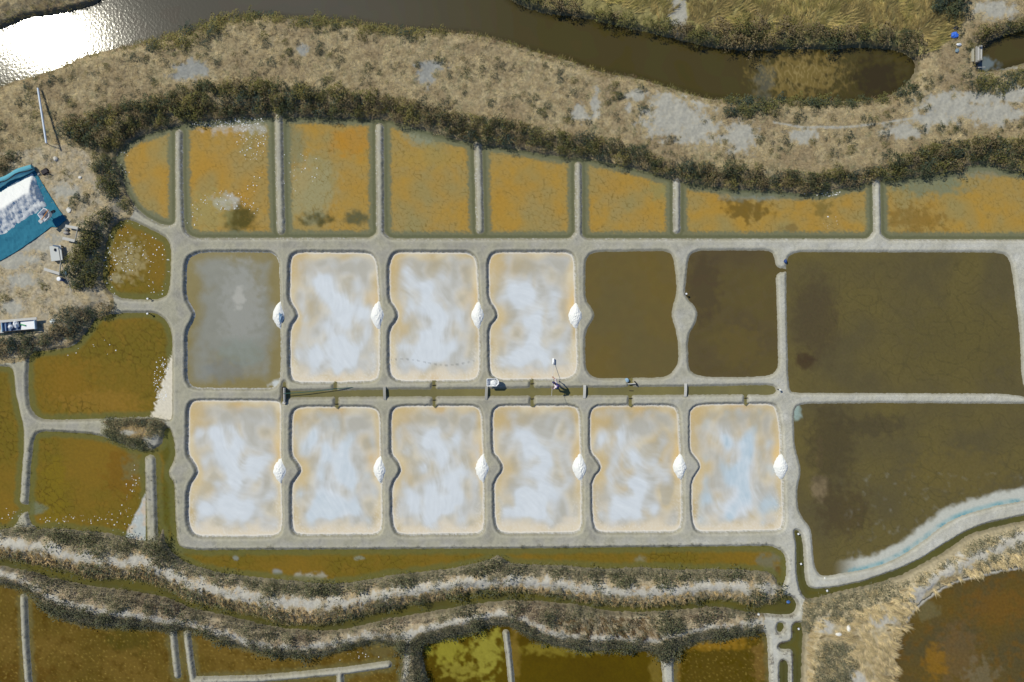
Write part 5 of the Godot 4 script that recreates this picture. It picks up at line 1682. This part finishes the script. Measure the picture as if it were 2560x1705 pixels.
	var want := [[300, 420, 22, 60, 26], [560, 300, 100, 16, 240], [625, 350, 40, 50, 110], [560, 500, 60, 26, 60], [640, 480, 26, 60, 20], [480, 540, 30, 40, 20], [330, 600, 70, 70, 60], [270, 690, 20, 60, 30], [400, 680, 40, 70, 40], [310, 640, 50, 40, 80], [300, 1300, 40, 40, 40], [180, 1300, 90, 12, 40], [330, 1220, 20, 60, 26], [25, 1290, 30, 24, 20], [400, 950, 20, 60, 130], [740, 420, 60, 60, 40], [205, 870, 90, 30, 14], [2060, 480, 50, 10, 60], [2080, 555, 20, 20, 10], [1330, 1590, 200, 20, 0], [870, 1640, 100, 20, 24]]
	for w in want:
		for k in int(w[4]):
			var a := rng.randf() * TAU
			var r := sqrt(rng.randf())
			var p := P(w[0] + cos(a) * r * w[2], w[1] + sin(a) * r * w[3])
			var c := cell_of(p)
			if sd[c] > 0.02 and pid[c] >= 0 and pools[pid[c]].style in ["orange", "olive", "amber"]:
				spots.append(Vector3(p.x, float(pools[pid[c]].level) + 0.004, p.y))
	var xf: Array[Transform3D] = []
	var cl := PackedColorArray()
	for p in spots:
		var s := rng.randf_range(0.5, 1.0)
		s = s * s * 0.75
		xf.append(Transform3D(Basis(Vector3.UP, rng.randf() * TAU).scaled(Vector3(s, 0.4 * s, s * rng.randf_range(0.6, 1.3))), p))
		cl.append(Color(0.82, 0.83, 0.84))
	scatter("salt_and_glint_specks", lump(Vector3(0.13, 0.08, 0.13), 3, 0.4), mats.leaf, xf, cl, "white crumbs of salt and foam on the algae pans, some standing for sun glints", "salt crumbs")

func scatter(called: String, mesh: Mesh, m: Material, xf: Array[Transform3D], cl: PackedColorArray, label: String, category: String) -> void:
	if xf.is_empty():
		return
	var mm := MultiMesh.new()
	mm.transform_format = MultiMesh.TRANSFORM_3D
	mm.use_colors = true
	mm.mesh = mesh
	mm.instance_count = xf.size()
	for k in xf.size():
		mm.set_instance_transform(k, xf[k])
		mm.set_instance_color(k, cl[k])
	var o := MultiMeshInstance3D.new()
	o.multimesh = mm
	o.material_override = m
	o.name = numbered(called)
	add_child(o)
	tag(o, label, category, "", "stuff")

# ---------------------------------------------------------------- plants
# a dome of small leaf blades; WIDE and HIGH in metres
func leaf_quad(st: SurfaceTool, a: Vector3, b: Vector3, c: Vector3, d: Vector3, lean: Vector3) -> void:
	var n := (c - a).cross(b - a).normalized()
	if n.dot(lean) < 0.0:
		var t := b
		b = d
		d = t
		n = -n
	n = (n * 0.55 + lean).normalized()
	for v in [a, b, c, a, c, d]:
		st.set_normal(n)
		st.add_vertex(v)

func bush_mesh(seed_no: int, leaves: int, leaf: float, upright: float) -> ArrayMesh:
	var r := RandomNumberGenerator.new()
	r.seed = seed_no
	var st := begin()
	for k in leaves:
		var a := r.randf() * TAU
		var u := r.randf()
		var el := asin(u)
		var edge := 1.0 + 0.28 * sin(a * 3.0 + seed_no) + 0.18 * sin(a * 5.0 + seed_no * 2.0) + 0.15 * sin(a * 9.0)
		var rad := (0.45 + 0.55 * sqrt(r.randf())) * 0.5 * edge
		var p := Vector3(cos(a) * cos(el) * rad, sin(el) * rad * 1.25 + 0.04, sin(a) * cos(el) * rad)
		var d := (p.normalized() + Vector3(r.randfn() * 0.5, upright + r.randfn() * 0.4, r.randfn() * 0.5)).normalized()
		var side := d.cross(Vector3(r.randfn(), r.randfn(), r.randfn())).normalized()
		var l := leaf * r.randf_range(0.7, 1.5)
		var w := leaf * r.randf_range(0.3, 0.5)
		var tone := r.randf_range(0.65, 1.3)
		st.set_color(Color(tone * r.randf_range(0.9, 1.15), tone, tone * r.randf_range(0.8, 1.1)))
		leaf_quad(st, p - side * w * 0.5, p + d * l * 0.5 - side * w, p + d * l, p + d * l * 0.5 + side * w, p.normalized() * 0.6 + Vector3.UP * 0.55)
	return st.commit()

func tuft_mesh(seed_no: int, blades: int, long: float, wide: float, lean: float, droop := 0.0) -> ArrayMesh:
	var r := RandomNumberGenerator.new()
	r.seed = seed_no
	var st := begin()
	for k in blades:
		var a := r.randf() * TAU
		var root_ := Vector3(cos(a), 0, sin(a)) * r.randf() * 0.12
		var d := Vector3(cos(a) * r.randf_range(0.2, 0.9), r.randf_range(0.5, 1.1), sin(a) * r.randf_range(0.2, 0.9))
		d = d.lerp(Vector3(1.0, 0.35, r.randfn() * 0.14), lean).normalized()
		var l := long * r.randf_range(0.5, 1.15)
		var side := d.cross(Vector3.UP).normalized().rotated(d, r.randfn() * 0.6) * wide * r.randf_range(0.6, 1.2)
		var tone := r.randf_range(0.7, 1.25)
		st.set_color(Color(tone * r.randf_range(0.95, 1.08), tone, tone * r.randf_range(0.85, 1.05)))
		var m := root_ + d * l * 0.6
		var tip := root_ + d * l + Vector3(d.x, -1.0, d.z) * droop * l
		leaf_quad(st, root_ - side * 0.5, m - side * 0.5, tip, m + side * 0.5, Vector3.UP * 1.1)
	return st.commit()

func build_plants() -> void:
	rng.seed = 90210
	plant_shrubs()
	plant_grass()

func tinted_leaf(c: Color) -> StandardMaterial3D:
	var m := surface(c.linear_to_srgb(), 0.8, null, 1.0, null, 1.0, true)
	m.metallic_specular = 0.15
	m.cull_mode = BaseMaterial3D.CULL_DISABLED
	return m

func plant_shrubs() -> void:
	var meshes: Array[Mesh] = []
	for k in 4:
		meshes.append(bush_mesh(11 + k * 7, 420, 0.075, 0.5))
	var tones := [Color(0.088, 0.108, 0.062), Color(0.175, 0.170, 0.062), Color(0.25, 0.20, 0.115), Color(0.066, 0.094, 0.076), Color(0.26, 0.23, 0.085)]
	var leaf := []
	for c in tones:
		leaf.append(tinted_leaf(c))
	var belts := [
		{"pts": [165, 330, 178, 306, 290, 276, 400, 250, 520, 214, 640, 208, 700, 220, 800, 228, 900, 240, 980, 244, 1060, 266, 1150, 292, 1280, 310, 1340, 328, 1430, 341, 1500, 346, 1560, 361, 1640, 394, 1720, 411, 1920, 430, 2050, 438, 2180, 424, 2260, 392, 2340, 362, 2450, 352, 2560, 348, 2640, 354] + [2640, 432, 2560, 424, 2510, 417, 2427, 408, 2386, 424, 2276, 437, 2205, 443, 2112, 464, 2057, 476, 2002, 477, 1920, 469, 1828, 466, 1746, 454, 1700, 449, 1660, 437, 1554, 405, 1472, 388, 1362, 377, 1280, 363, 1221, 356, 1134, 339, 1024, 308, 969, 290, 914, 291, 805, 286, 720, 286, 640, 287, 548, 291, 480, 297, 411, 313, 343, 336, 304, 360, 276, 380, 200, 366], "gap": 0.82, "lo": 0.75, "hi": 1.4, "high": 1.15, "say": "dark shrub in the dense belt above the orange pans", "group": "shrubs of the belt above the orange pans", "mix": [0, 0, 1, 1, 2, 2, 3, 4]},
		{"pts": [235, 392, 285, 390, 297, 472, 324, 516, 302, 523, 266, 484, 246, 440], "gap": 0.7, "lo": 0.7, "hi": 1.2, "high": 0.8, "say": "dark shrub on the west shore of the crescent pan", "group": "shrubs beside the crescent pan", "mix": [0, 1, 3]},
		{"pts": [300, 534, 268, 530, 236, 552, 206, 610, 188, 650, 186, 700, 200, 722, 238, 720, 247, 690, 250, 640, 258, 600, 274, 562], "gap": 0.75, "lo": 0.9, "hi": 1.4, "high": 1.1, "say": "dark shrub between the camp and the rounded olive pan", "group": "shrubs between camp and rounded pan", "mix": [0, 1, 1, 3]},
		{"pts": [160, 790, 176, 772, 225, 770, 283, 775, 268, 788, 230, 796, 205, 832, 150, 862, 60, 888, -60, 894, -60, 850, 0, 846, 60, 838, 110, 834, 145, 822], "gap": 0.75, "lo": 0.8, "hi": 1.3, "high": 0.8, "say": "dark shrub between the cart and the wedge pan", "group": "shrubs between cart and wedge pan", "mix": [0, 3, 2, 2]},
		{"pts": [1262, -20, 1312, 4, 1400, 30, 1520, 52, 1630, 80, 1680, 112, 1720, 104, 1860, 122, 2000, 120, 2180, 118, 2285, 130, 2305, 98, 2250, 76, 2100, 80, 1950, 62, 1800, 72, 1640, 62, 1500, 30, 1400, 6, 1330, -16], "gap": 0.95, "lo": 1.1, "hi": 1.7, "high": 1.0, "say": "dark brown green shrub overhanging the far shore of the river", "group": "shrubs on the far river shore", "mix": [0, 2, 2, 1]},
		{"pts": [1790, 254, 1850, 244, 2000, 252, 2166, 252, 2238, 238, 2268, 214, 2296, 216, 2240, 248, 2120, 268, 1980, 272, 1852, 294, 1812, 288], "gap": 0.75, "lo": 0.8, "hi": 1.3, "high": 0.8, "say": "green shrub on the near shore of the river's blind end", "group": "shrubs at the blind end of the river", "mix": [3, 0, 1]},
		{"pts": [362, 104, 470, 76, 550, 50, 690, 34, 820, 48, 960, 70, 1050, 74, 1112, 78, 1116, 88, 1040, 96, 960, 90, 870, 74, 780, 80, 690, 60, 600, 70, 520, 100, 480, 118, 400, 128], "gap": 0.9, "lo": 0.8, "hi": 1.3, "high": 0.7, "say": "olive shrub on the river shore of the straw plateau", "group": "shrubs along the near river shore", "mix": [3, 1, 4, 4]},
		{"pts": [0, 405, 40, 380, 60, 400, 20, 440, 0, 450], "gap": 0.7, "lo": 0.8, "hi": 1.2, "high": 0.8, "say": "dark shrub behind the tarpaulin's rolled edge", "group": "shrubs behind the tarpaulin", "mix": [0, 2]},
		{"pts": [2330, 0, 2400, 0, 2398, 46, 2350, 48, 2322, 30], "gap": 0.85, "lo": 1.0, "hi": 1.5, "high": 1.2, "say": "dark green bush beside the grey path above the blue bag", "group": "bushes beside the grey path", "mix": [0, 3]},
		{"pts": [2425, 90, 2500, 66, 2560, 50, 2640, 40, 2640, 60, 2560, 74, 2510, 88, 2450, 112, 2430, 124], "gap": 0.85, "lo": 0.9, "hi": 1.4, "high": 1.0, "say": "dark shrub over the shadowed edge of the small pond", "group": "shrubs over the small pond", "mix": [0, 1, 2]},
		{"pts": [2430, 200, 2500, 190, 2560, 180, 2640, 180, 2640, 214, 2560, 212, 2500, 232, 2430, 236], "gap": 0.9, "lo": 0.8, "hi": 1.2, "high": 0.6, "say": "green shrub below the small pond", "group": "shrubs below the small pond", "mix": [3, 1]},
		{"pts": [262, 1050, 300, 1046, 370, 1048, 405, 1056, 408, 1078, 395, 1092, 380, 1060, 320, 1062, 280, 1064], "gap": 0.55, "lo": 0.5, "hi": 0.8, "high": 0.5, "say": "grey green shrub on the knoll beside the olive pans", "group": "shrubs on the knoll", "mix": [3, 2]},
		{"pts": [255, 1076, 300, 1086, 340, 1098, 372, 1110, 360, 1124, 315, 1110, 274, 1092], "gap": 0.5, "lo": 0.5, "hi": 0.8, "high": 0.5, "say": "grey green shrub on the knoll beside the olive pans", "group": "shrubs on the knoll", "mix": [3, 0]}]
	var under: Array[Transform3D] = []
	var under_c := PackedColorArray()
	var made := 0
	for b in belts:
		var pg := poly(b.pts)
		var lo := pg[0]
		var hi := pg[0]
		for v in pg:
			lo = lo.min(v)
			hi = hi.max(v)
		var taken_at: Array[Vector2] = []
		var tries := int((hi - lo).x * (hi - lo).y * 16.0)
		for k in tries:
			var p := Vector2(rng.randf_range(lo.x, hi.x), rng.randf_range(lo.y, hi.y))
			if not Geometry2D.is_point_in_polygon(p, pg) or sd[cell_of(p)] > -0.12 or n_mid.get_noise_2d(p.x * 0.55, p.y * 0.55) < -0.42:
				continue
			var free := true
			for q in taken_at:
				if q.distance_squared_to(p) < b.gap * b.gap * 1.5:
					free = false
					break
			var c := cell_of(p)
			if not free or made >= 296:
				if rng.randf() < 0.85 and under.size() < 9000:
					var s := rng.randf_range(0.35, 0.75)
					under.append(Transform3D(Basis(Vector3.UP, rng.randf() * TAU).scaled(Vector3(s, s * b.high * 0.9, s)), Vector3(p.x, hgt[c], p.y)))
					under_c.append(tones[b.mix[rng.randi() % b.mix.size()]] * rng.randf_range(0.8, 1.35))
				continue
			taken_at.append(p)
			made += 1
			var o := obj("shrub", meshes[rng.randi() % 4], leaf[b.mix[rng.randi() % b.mix.size()]])
			var w := rng.randf_range(b.lo, b.hi)
			o.position = Vector3(p.x, hgt[c], p.y)
			o.rotation.y = rng.randf() * TAU
			o.scale = Vector3(w, w * b.high * rng.randf_range(0.7, 1.0), w)
			var tone_no: int = leaf.find(o.material_override)
			tag(o, place_label(b.say, ["dark green", "olive", "brownish", "bluish green", "yellowish"][tone_no], p, w > (b.lo + b.hi) * 0.5, made), "shrub", b.group)
	scatter("shrub_undergrowth", bush_mesh(5, 90, 0.13, 0.5), mats.leaf, under, under_c, "low dark undergrowth that fills the shrub belts", "undergrowth")
	# single clumps on the plateau
	var clumps: Array[Transform3D] = []
	var clump_c := PackedColorArray()
	var singles := 0
	for k in 13000:
		var p := P(rng.randf_range(-60.0, 2640.0), rng.randf_range(60.0, 860.0))
		var c := cell_of(p)
		if (zone[c] != NORTH and zone[c] != WEST) or sd[c] > -0.5 or bare[c] > 0.5:
			continue
		if n_low.get_noise_2d(p.x * 2.6, p.y * 2.6) + 0.4 * n_mid.get_noise_2d(p.x, p.y) < (-0.02 if zone[c] == NORTH else 0.3):
			continue
		if on_things(p):
			continue
		var s := rng.randf_range(0.14, 0.42)
		if singles < 280 and rng.randf() < 0.12:
			s = rng.randf_range(0.4, 0.75)
			var o := obj("low_herb", meshes[k % 4], leaf[[0, 3, 3, 1][k % 4]])
			o.position = Vector3(p.x, hgt[c] - 0.02, p.y)
			o.rotation.y = rng.randf() * TAU
			o.scale = Vector3(s, s * 0.6, s)
			var near_what := "beside the camp" if zone[c] == WEST else "near the big pale bare patch" if p.distance_to(P(1690, 300)) < 6.5 else "near the small grey bare patch" if p.distance_to(P(1068, 195)) < 5.0 else "near the bluish bare patch" if p.distance_to(P(490, 180)) < 5.0 else "close to the river shore" if sd[c] > -1.25 and p.y < P(0, 240).y else "beyond the pale footpath" if p.x > P(1850, 0).x else "close above the shrub belt" if sd[c] > -8.0 else "in the open straw"
			tag(o, ["dark green", "bluish green", "bluish green", "olive"][k % 4] + (" broad" if s > 0.62 else " little") + " herb clump " + near_what, "herb", "herb clumps on the straw plateau")
			singles += 1
		else:
			clumps.append(Transform3D(Basis(Vector3.UP, rng.randf() * TAU).scaled(Vector3(s, s * 0.6, s)), Vector3(p.x, hgt[c] - 0.01, p.y)))
			clump_c.append(tones[[0, 3, 1, 0][k % 4]] * rng.randf_range(0.6, 1.3))
	scatter("herb_cover", bush_mesh(6, 70, 0.15, 0.3), mats.leaf, clumps, clump_c, "small green herbs sprinkled through the dry grass", "herbs")

# says which shrub: its tone, its size and what it stands above or beside
func place_label(say: String, tone: String, p: Vector2, big: bool, _no: int) -> String:
	var where := say.substr(say.find("shrub") if say.contains("shrub") else say.find("bush"))
	var x := px_of(p.x)
	if say.contains("above the orange"):
		var over := ["the crescent pan", "the glittering pan", "the olive and grey pan", "the pan with a grey wedge", "the plain orange pan", "the pan before the short divider", "the long patchy pan", "the bumpy brown cornered pan"]
		var cut_at := [445, 697, 949, 1197, 1446, 1692, 2194]
		var k := 0
		while k < 7 and x > cut_at[k]:
			k += 1
		var edge := "at the water edge" if sd[cell_of(p)] > -0.9 else "on the straw side"
		where = "shrub " + edge + " above " + over[k]
	elif say.contains("far shore"):
		where = "shrub overhanging the far river shore " + ("by the dry grey gully" if absf(x - 1700.0) < 130.0 else "over the sandy weed patch" if x > 1880.0 else "before the gully" if x > 1450.0 else "at the river's widest turn")
	elif say.contains("river shore of the straw"):
		where = "shrub on the near river shore " + ("past the bluish bare patch" if x > 560.0 else "close to the sun glint")
	return ("large " if big else "small ") + tone + " " + where

func on_things(p: Vector2) -> bool:
	var x := p.x / S + 1280.0
	var y := p.y / S + 852.5
	return (x < 185.0 and y > 405.0 + maxf(0.0, 95.0 - x) * 0.5 and y < 665.0 and y < 700.0 - x * 0.75 and y > x * 0.9 + 380.0) or (x > 120.0 and x < 216.0 and y > 560.0 and y < 705.0) or (x < 110.0 and y > 785.0 and y < 835.0)

func strip_y(pts: Array, x: float) -> float:
	for k in range(0, pts.size() - 2, 2):
		if x <= pts[k + 2]:
			return lerpf(pts[k + 1], pts[k + 3], clampf((x - pts[k]) / (pts[k + 2] - pts[k]), 0.0, 1.0))
	return pts[-1]

func plant_grass() -> void:
	var dry: Array[Transform3D] = []
	var dry_c := PackedColorArray()
	var swept: Array[Transform3D] = []
	var swept_c := PackedColorArray()
	var mat: Array[Transform3D] = []
	var mat_c := PackedColorArray()
	var upper_line := [-200, 1345, 0, 1352, 120, 1368, 300, 1404, 360, 1398, 440, 1438, 560, 1472, 700, 1500, 800, 1507, 960, 1484, 1150, 1458, 1320, 1451, 1540, 1474, 1700, 1470, 1900, 1466, 2000, 1466]
	var canal_line := [-200, 1395, 0, 1406, 137, 1436, 330, 1464, 466, 1512, 640, 1550, 780, 1572, 970, 1542, 1188, 1497, 1280, 1490, 1445, 1508, 1610, 1526, 1800, 1506, 2000, 1520]
	var lower_line := [-200, 1420, 0, 1434, 100, 1473, 250, 1522, 440, 1553, 560, 1581, 740, 1619, 930, 1585, 1120, 1556, 1260, 1533, 1350, 1570, 1480, 1588, 1640, 1595, 1760, 1566, 1900, 1556, 2000, 1556]
	var step := 0.21
	for j in int((NZ - 2) * G / step):
		for i in int((NX - 2) * G / step):
			var p := Vector2(X0 + (i + rng.randf()) * step, Z0 + (j + rng.randf()) * step)
			var c := cell_of(p)
			var zn := zone[c]
			if zn == 0 or sd[c] > -0.06:
				continue
			var x := p.x / S + 1280.0
			var y := p.y / S + 852.5
			var b := bare[c]
			if rng.randf() < b * (0.86 if zn == SOUTH else 1.05):
				continue
			var lo := n_low.get_noise_2d(p.x, p.y)
			var m := n_mid.get_noise_2d(p.x, p.y)
			var here := Vector3(p.x, hgt[c] - 0.02, p.y)
			var s := rng.randf_range(0.7, 1.25)
			var spin := Basis(Vector3.UP, rng.randf() * TAU)
			match zn:
				NORTH, WEST:
					if zn == WEST and (on_things(p) or rng.randf() < 0.45):
						continue
					if rng.randf() < 0.25 + 0.3 * m:
						continue
					var col := Color(0.66, 0.54, 0.31).lerp(Color(0.47, 0.37, 0.21), clampf(0.5 + 1.4 * m + 0.3 * lo, 0.0, 1.0))
					if zn == WEST:
						col = col.lerp(Color(0.64, 0.52, 0.32), 0.6)
					col = col.lerp(Color(0.37, 0.285, 0.17), clampf(1.6 * n_low.get_noise_2d(p.x * 1.3 + 5.0, p.y * 1.3), 0.0, 0.7))
					if rng.randf() < 0.15 + 0.45 * lo:
						col = Color(0.27, 0.27, 0.15)
					var shore := smoothstep(-0.9, -0.2, sd[c]) if y < 270.0 else 0.0
					if shore > 0.0 and rng.randf() < shore:
						col = [Color(0.23, 0.22, 0.07), Color(0.24, 0.17, 0.10), Color(0.34, 0.28, 0.11), Color(0.16, 0.15, 0.07)][rng.randi() % 4]
						s *= 1.4
					dry.append(Transform3D(spin.scaled(Vector3(s, s * 0.7, s)), here))
					dry_c.append(col * rng.randf_range(0.65, 1.3))
				FAR:
					var col := Color(0.84, 0.68, 0.30).lerp(Color(0.55, 0.48, 0.18), clampf(0.5 + 1.5 * m, 0.0, 1.0))
					if lo > 0.12:
						col = col.lerp(Color(0.58, 0.45, 0.21), 0.6)
					if rng.randf() < 0.4 or rng.randf() < smoothstep(-1.3, -0.5, sd[c]):
						continue
					var turn := 0.9 + 1.8 * n_low.get_noise_2d(p.x * 1.6 + 9.0, p.y * 1.6)
					swept.append(Transform3D(Basis(Vector3.UP, turn + rng.randfn() * 0.25).scaled(Vector3(s, s * 0.55, s)), here))
					swept_c.append(col * rng.randf_range(0.75, 1.25))
				SOUTH, KNOLL:
					var cy := strip_y(canal_line, x)
					var grey := Color(0.27, 0.265, 0.165).lerp(Color(0.16, 0.17, 0.09), clampf(0.5 + 1.8 * m, 0.0, 1.0))
					if zn == KNOLL:
						if x > 312.0 and x < 372.0 and y > 1062.0 and y < 1092.0:
							dry.append(Transform3D(spin.scaled(Vector3(s, s, s)), here))
							dry_c.append(Color(0.52, 0.38, 0.17) * rng.randf_range(0.7, 1.2))
						else:
							mat.append(Transform3D(spin.scaled(Vector3(s, s, s)), here))
							mat_c.append(grey * rng.randf_range(0.7, 1.3))
						continue
					if y < cy:
						var mid_y := strip_y(upper_line, x)
						if y > mid_y + 3.0 and rng.randf() < 0.72 and sd[c] < -0.2:
							# golden reeds below the white clay, combed down the bank
							if rng.randf() < 0.4:
								dry.append(Transform3D(spin.scaled(Vector3(s, s * 0.8, s)), here))
								dry_c.append(Color(0.82, 0.62, 0.34) * rng.randf_range(0.7, 1.2))
							if rng.randf() < 0.7:
								swept.append(Transform3D(Basis(Vector3.UP, -PI / 2 + rng.randfn() * 0.4).scaled(Vector3(s * 0.55, s * 0.38, s * 0.6)), here))
								swept_c.append(Color(0.92, 0.70, 0.38).lerp(Color(0.70, 0.54, 0.30), clampf(0.4 + 1.3 * m, 0.0, 1.0)) * rng.randf_range(0.8, 1.2))
							continue
						if mid_y - y > 0.0 and mid_y - y < 20.0 + 26.0 * m:
							if rng.randf() < 0.45:
								dry.append(Transform3D(spin.scaled(Vector3(s, s, s)), here))
								dry_c.append(Color(0.72, 0.54, 0.30) * rng.randf_range(0.7, 1.2))
							continue
						if y > mid_y:
							grey = grey.lerp(Color(0.26, 0.22, 0.11), 0.55)
						if x > 1200.0:
							grey = grey.lerp(Color(0.25, 0.235, 0.155), 0.65)
						if n_mid.get_noise_2d(p.x * 0.6, p.y * 0.6) > 0.12 and rng.randf() < 0.4:
							s *= 1.9
							grey = Color(0.13, 0.14, 0.078)
						mat.append(Transform3D(spin.scaled(Vector3(s, s * 1.1, s)), here))
						mat_c.append(grey * rng.randf_range(0.75, 1.3))
					else:
						var low_y := strip_y(lower_line, x)
						if y < low_y:
							if low_y - y < 18.0 + 26.0 * m:
								if rng.randf() < 0.5:
									dry.append(Transform3D(spin.scaled(Vector3(s, s, s)), here))
									dry_c.append(Color(0.58, 0.44, 0.29) * rng.randf_range(0.6, 1.2))
								continue
							grey = grey.lerp(Color(0.24, 0.175, 0.13), clampf(0.45 + 1.2 * lo + 0.5 * m, 0.0, 0.9))
							if x > 1380.0 and x < 1640.0 and y > 1540.0 and rng.randf() < 0.6:
								swept.append(Transform3D(Basis(Vector3.UP, -0.9 + rng.randfn() * 0.3).scaled(Vector3(s * 0.6, s * 0.6, s * 0.7)), here))
								swept_c.append(Color(0.42, 0.30, 0.17) * rng.randf_range(0.7, 1.2))
								continue
						else:
							grey = grey.lerp(Color(0.095, 0.10, 0.085), 0.6)
						if n_mid.get_noise_2d(p.x * 0.6, p.y * 0.6) > 0.08 and rng.randf() < 0.4:
							s *= 1.8
							grey = Color(0.12, 0.13, 0.078)
						mat.append(Transform3D(spin.scaled(Vector3(s, s * 1.15, s)), here))
						mat_c.append(grey * rng.randf_range(0.7, 1.3))
				EAST:
					if sd[c] > (-0.5 if y < 1530.0 else -0.3) and x > 2225.0:
						continue
					var green := y < 1550.0 - 0.36 * (x - 2050.0) + 40.0 * m or (y > 1600.0 and x < 2120.0 + 40.0 * m and x > 2030.0 + (1700.0 - y) * 0.1)
					if green and rng.randf() < 0.85:
						mat.append(Transform3D(spin.scaled(Vector3(s, s * 1.1, s)), here))
						mat_c.append(Color(0.29, 0.275, 0.18).lerp(Color(0.19, 0.195, 0.125), clampf(0.5 + 1.6 * m, 0.0, 1.0)) * rng.randf_range(0.75, 1.3))
					elif rng.randf() < 0.6:
						swept.append(Transform3D(Basis(Vector3.UP, -0.62 + rng.randfn() * 0.4 - 0.9 * lo).scaled(Vector3(s, s * 0.8, s) * rng.randf_range(0.55, 1.1)), here))
						swept_c.append(Color(0.86, 0.72, 0.46).lerp(Color(0.66, 0.54, 0.33), clampf(0.4 + 1.4 * m, 0.0, 1.0)) * rng.randf_range(0.8, 1.2))
	# a fringe of weed along some clay banks
	for k in NX * NZ:
		if zone[k] == 0 and sd[k] > -0.3 and sd[k] < -0.03 and pid[k] == id_of.l3:
			var y := (Z0 + (k / NX) * G) / S + 852.5
			var x := px_of(X0 + (k % NX) * G)
			var chance := 0.07 if y > 1350.0 and x > 430.0 else 0.4 if x > 386.0 and x < 402.0 else 0.05
			if rng.randf() < chance:
				var s := rng.randf_range(0.12, 0.3)
				mat.append(Transform3D(Basis(Vector3.UP, rng.randf() * TAU).scaled(Vector3(s, s, s) / 0.55), Vector3(X0 + (k % NX) * G, hgt[k], Z0 + (k / NX) * G)))
				mat_c.append(Color(0.075, 0.075, 0.04) * rng.randf_range(0.7, 1.3))
	for k in NX * NZ:
		if zone[k] == 0 and sd[k] > -0.25 and sd[k] < -0.03 and rng.randf() < 0.12:
			var y := (Z0 + (k / NX) * G) / S + 852.5
			var x := px_of(X0 + (k % NX) * G)
			if y > 1470.0 and (x > 1900.0 and x < 2010.0 or rng.randf() < 0.25):
				var s := rng.randf_range(0.12, 0.28)
				mat.append(Transform3D(Basis(Vector3.UP, rng.randf() * TAU).scaled(Vector3(s, s, s) / 0.55), Vector3(X0 + (k % NX) * G, hgt[k], Z0 + (k / NX) * G)))
				mat_c.append(Color(0.13, 0.09, 0.07) * rng.randf_range(0.7, 1.3))
	scatter("dry_grass", tuft_mesh(3, 14, 0.26, 0.03, 0.0), mats.leaf, dry, dry_c, "short dry straw coloured grass of the plateau and the camp", "grass")
	scatter("swept_grass", tuft_mesh(4, 20, 0.7, 0.028, 0.66, 0.12), mats.leaf, swept, swept_c, "long grass combed over in swathes on the banks", "grass")
	for k in mat.size():
		mat[k] = mat[k].scaled_local(Vector3.ONE * 0.55)
	scatter("salt_weed", bush_mesh(8, 60, 0.11, 0.7), mats.leaf, mat, mat_c, "grey green salt weed carpeting the canal banks", "weed")
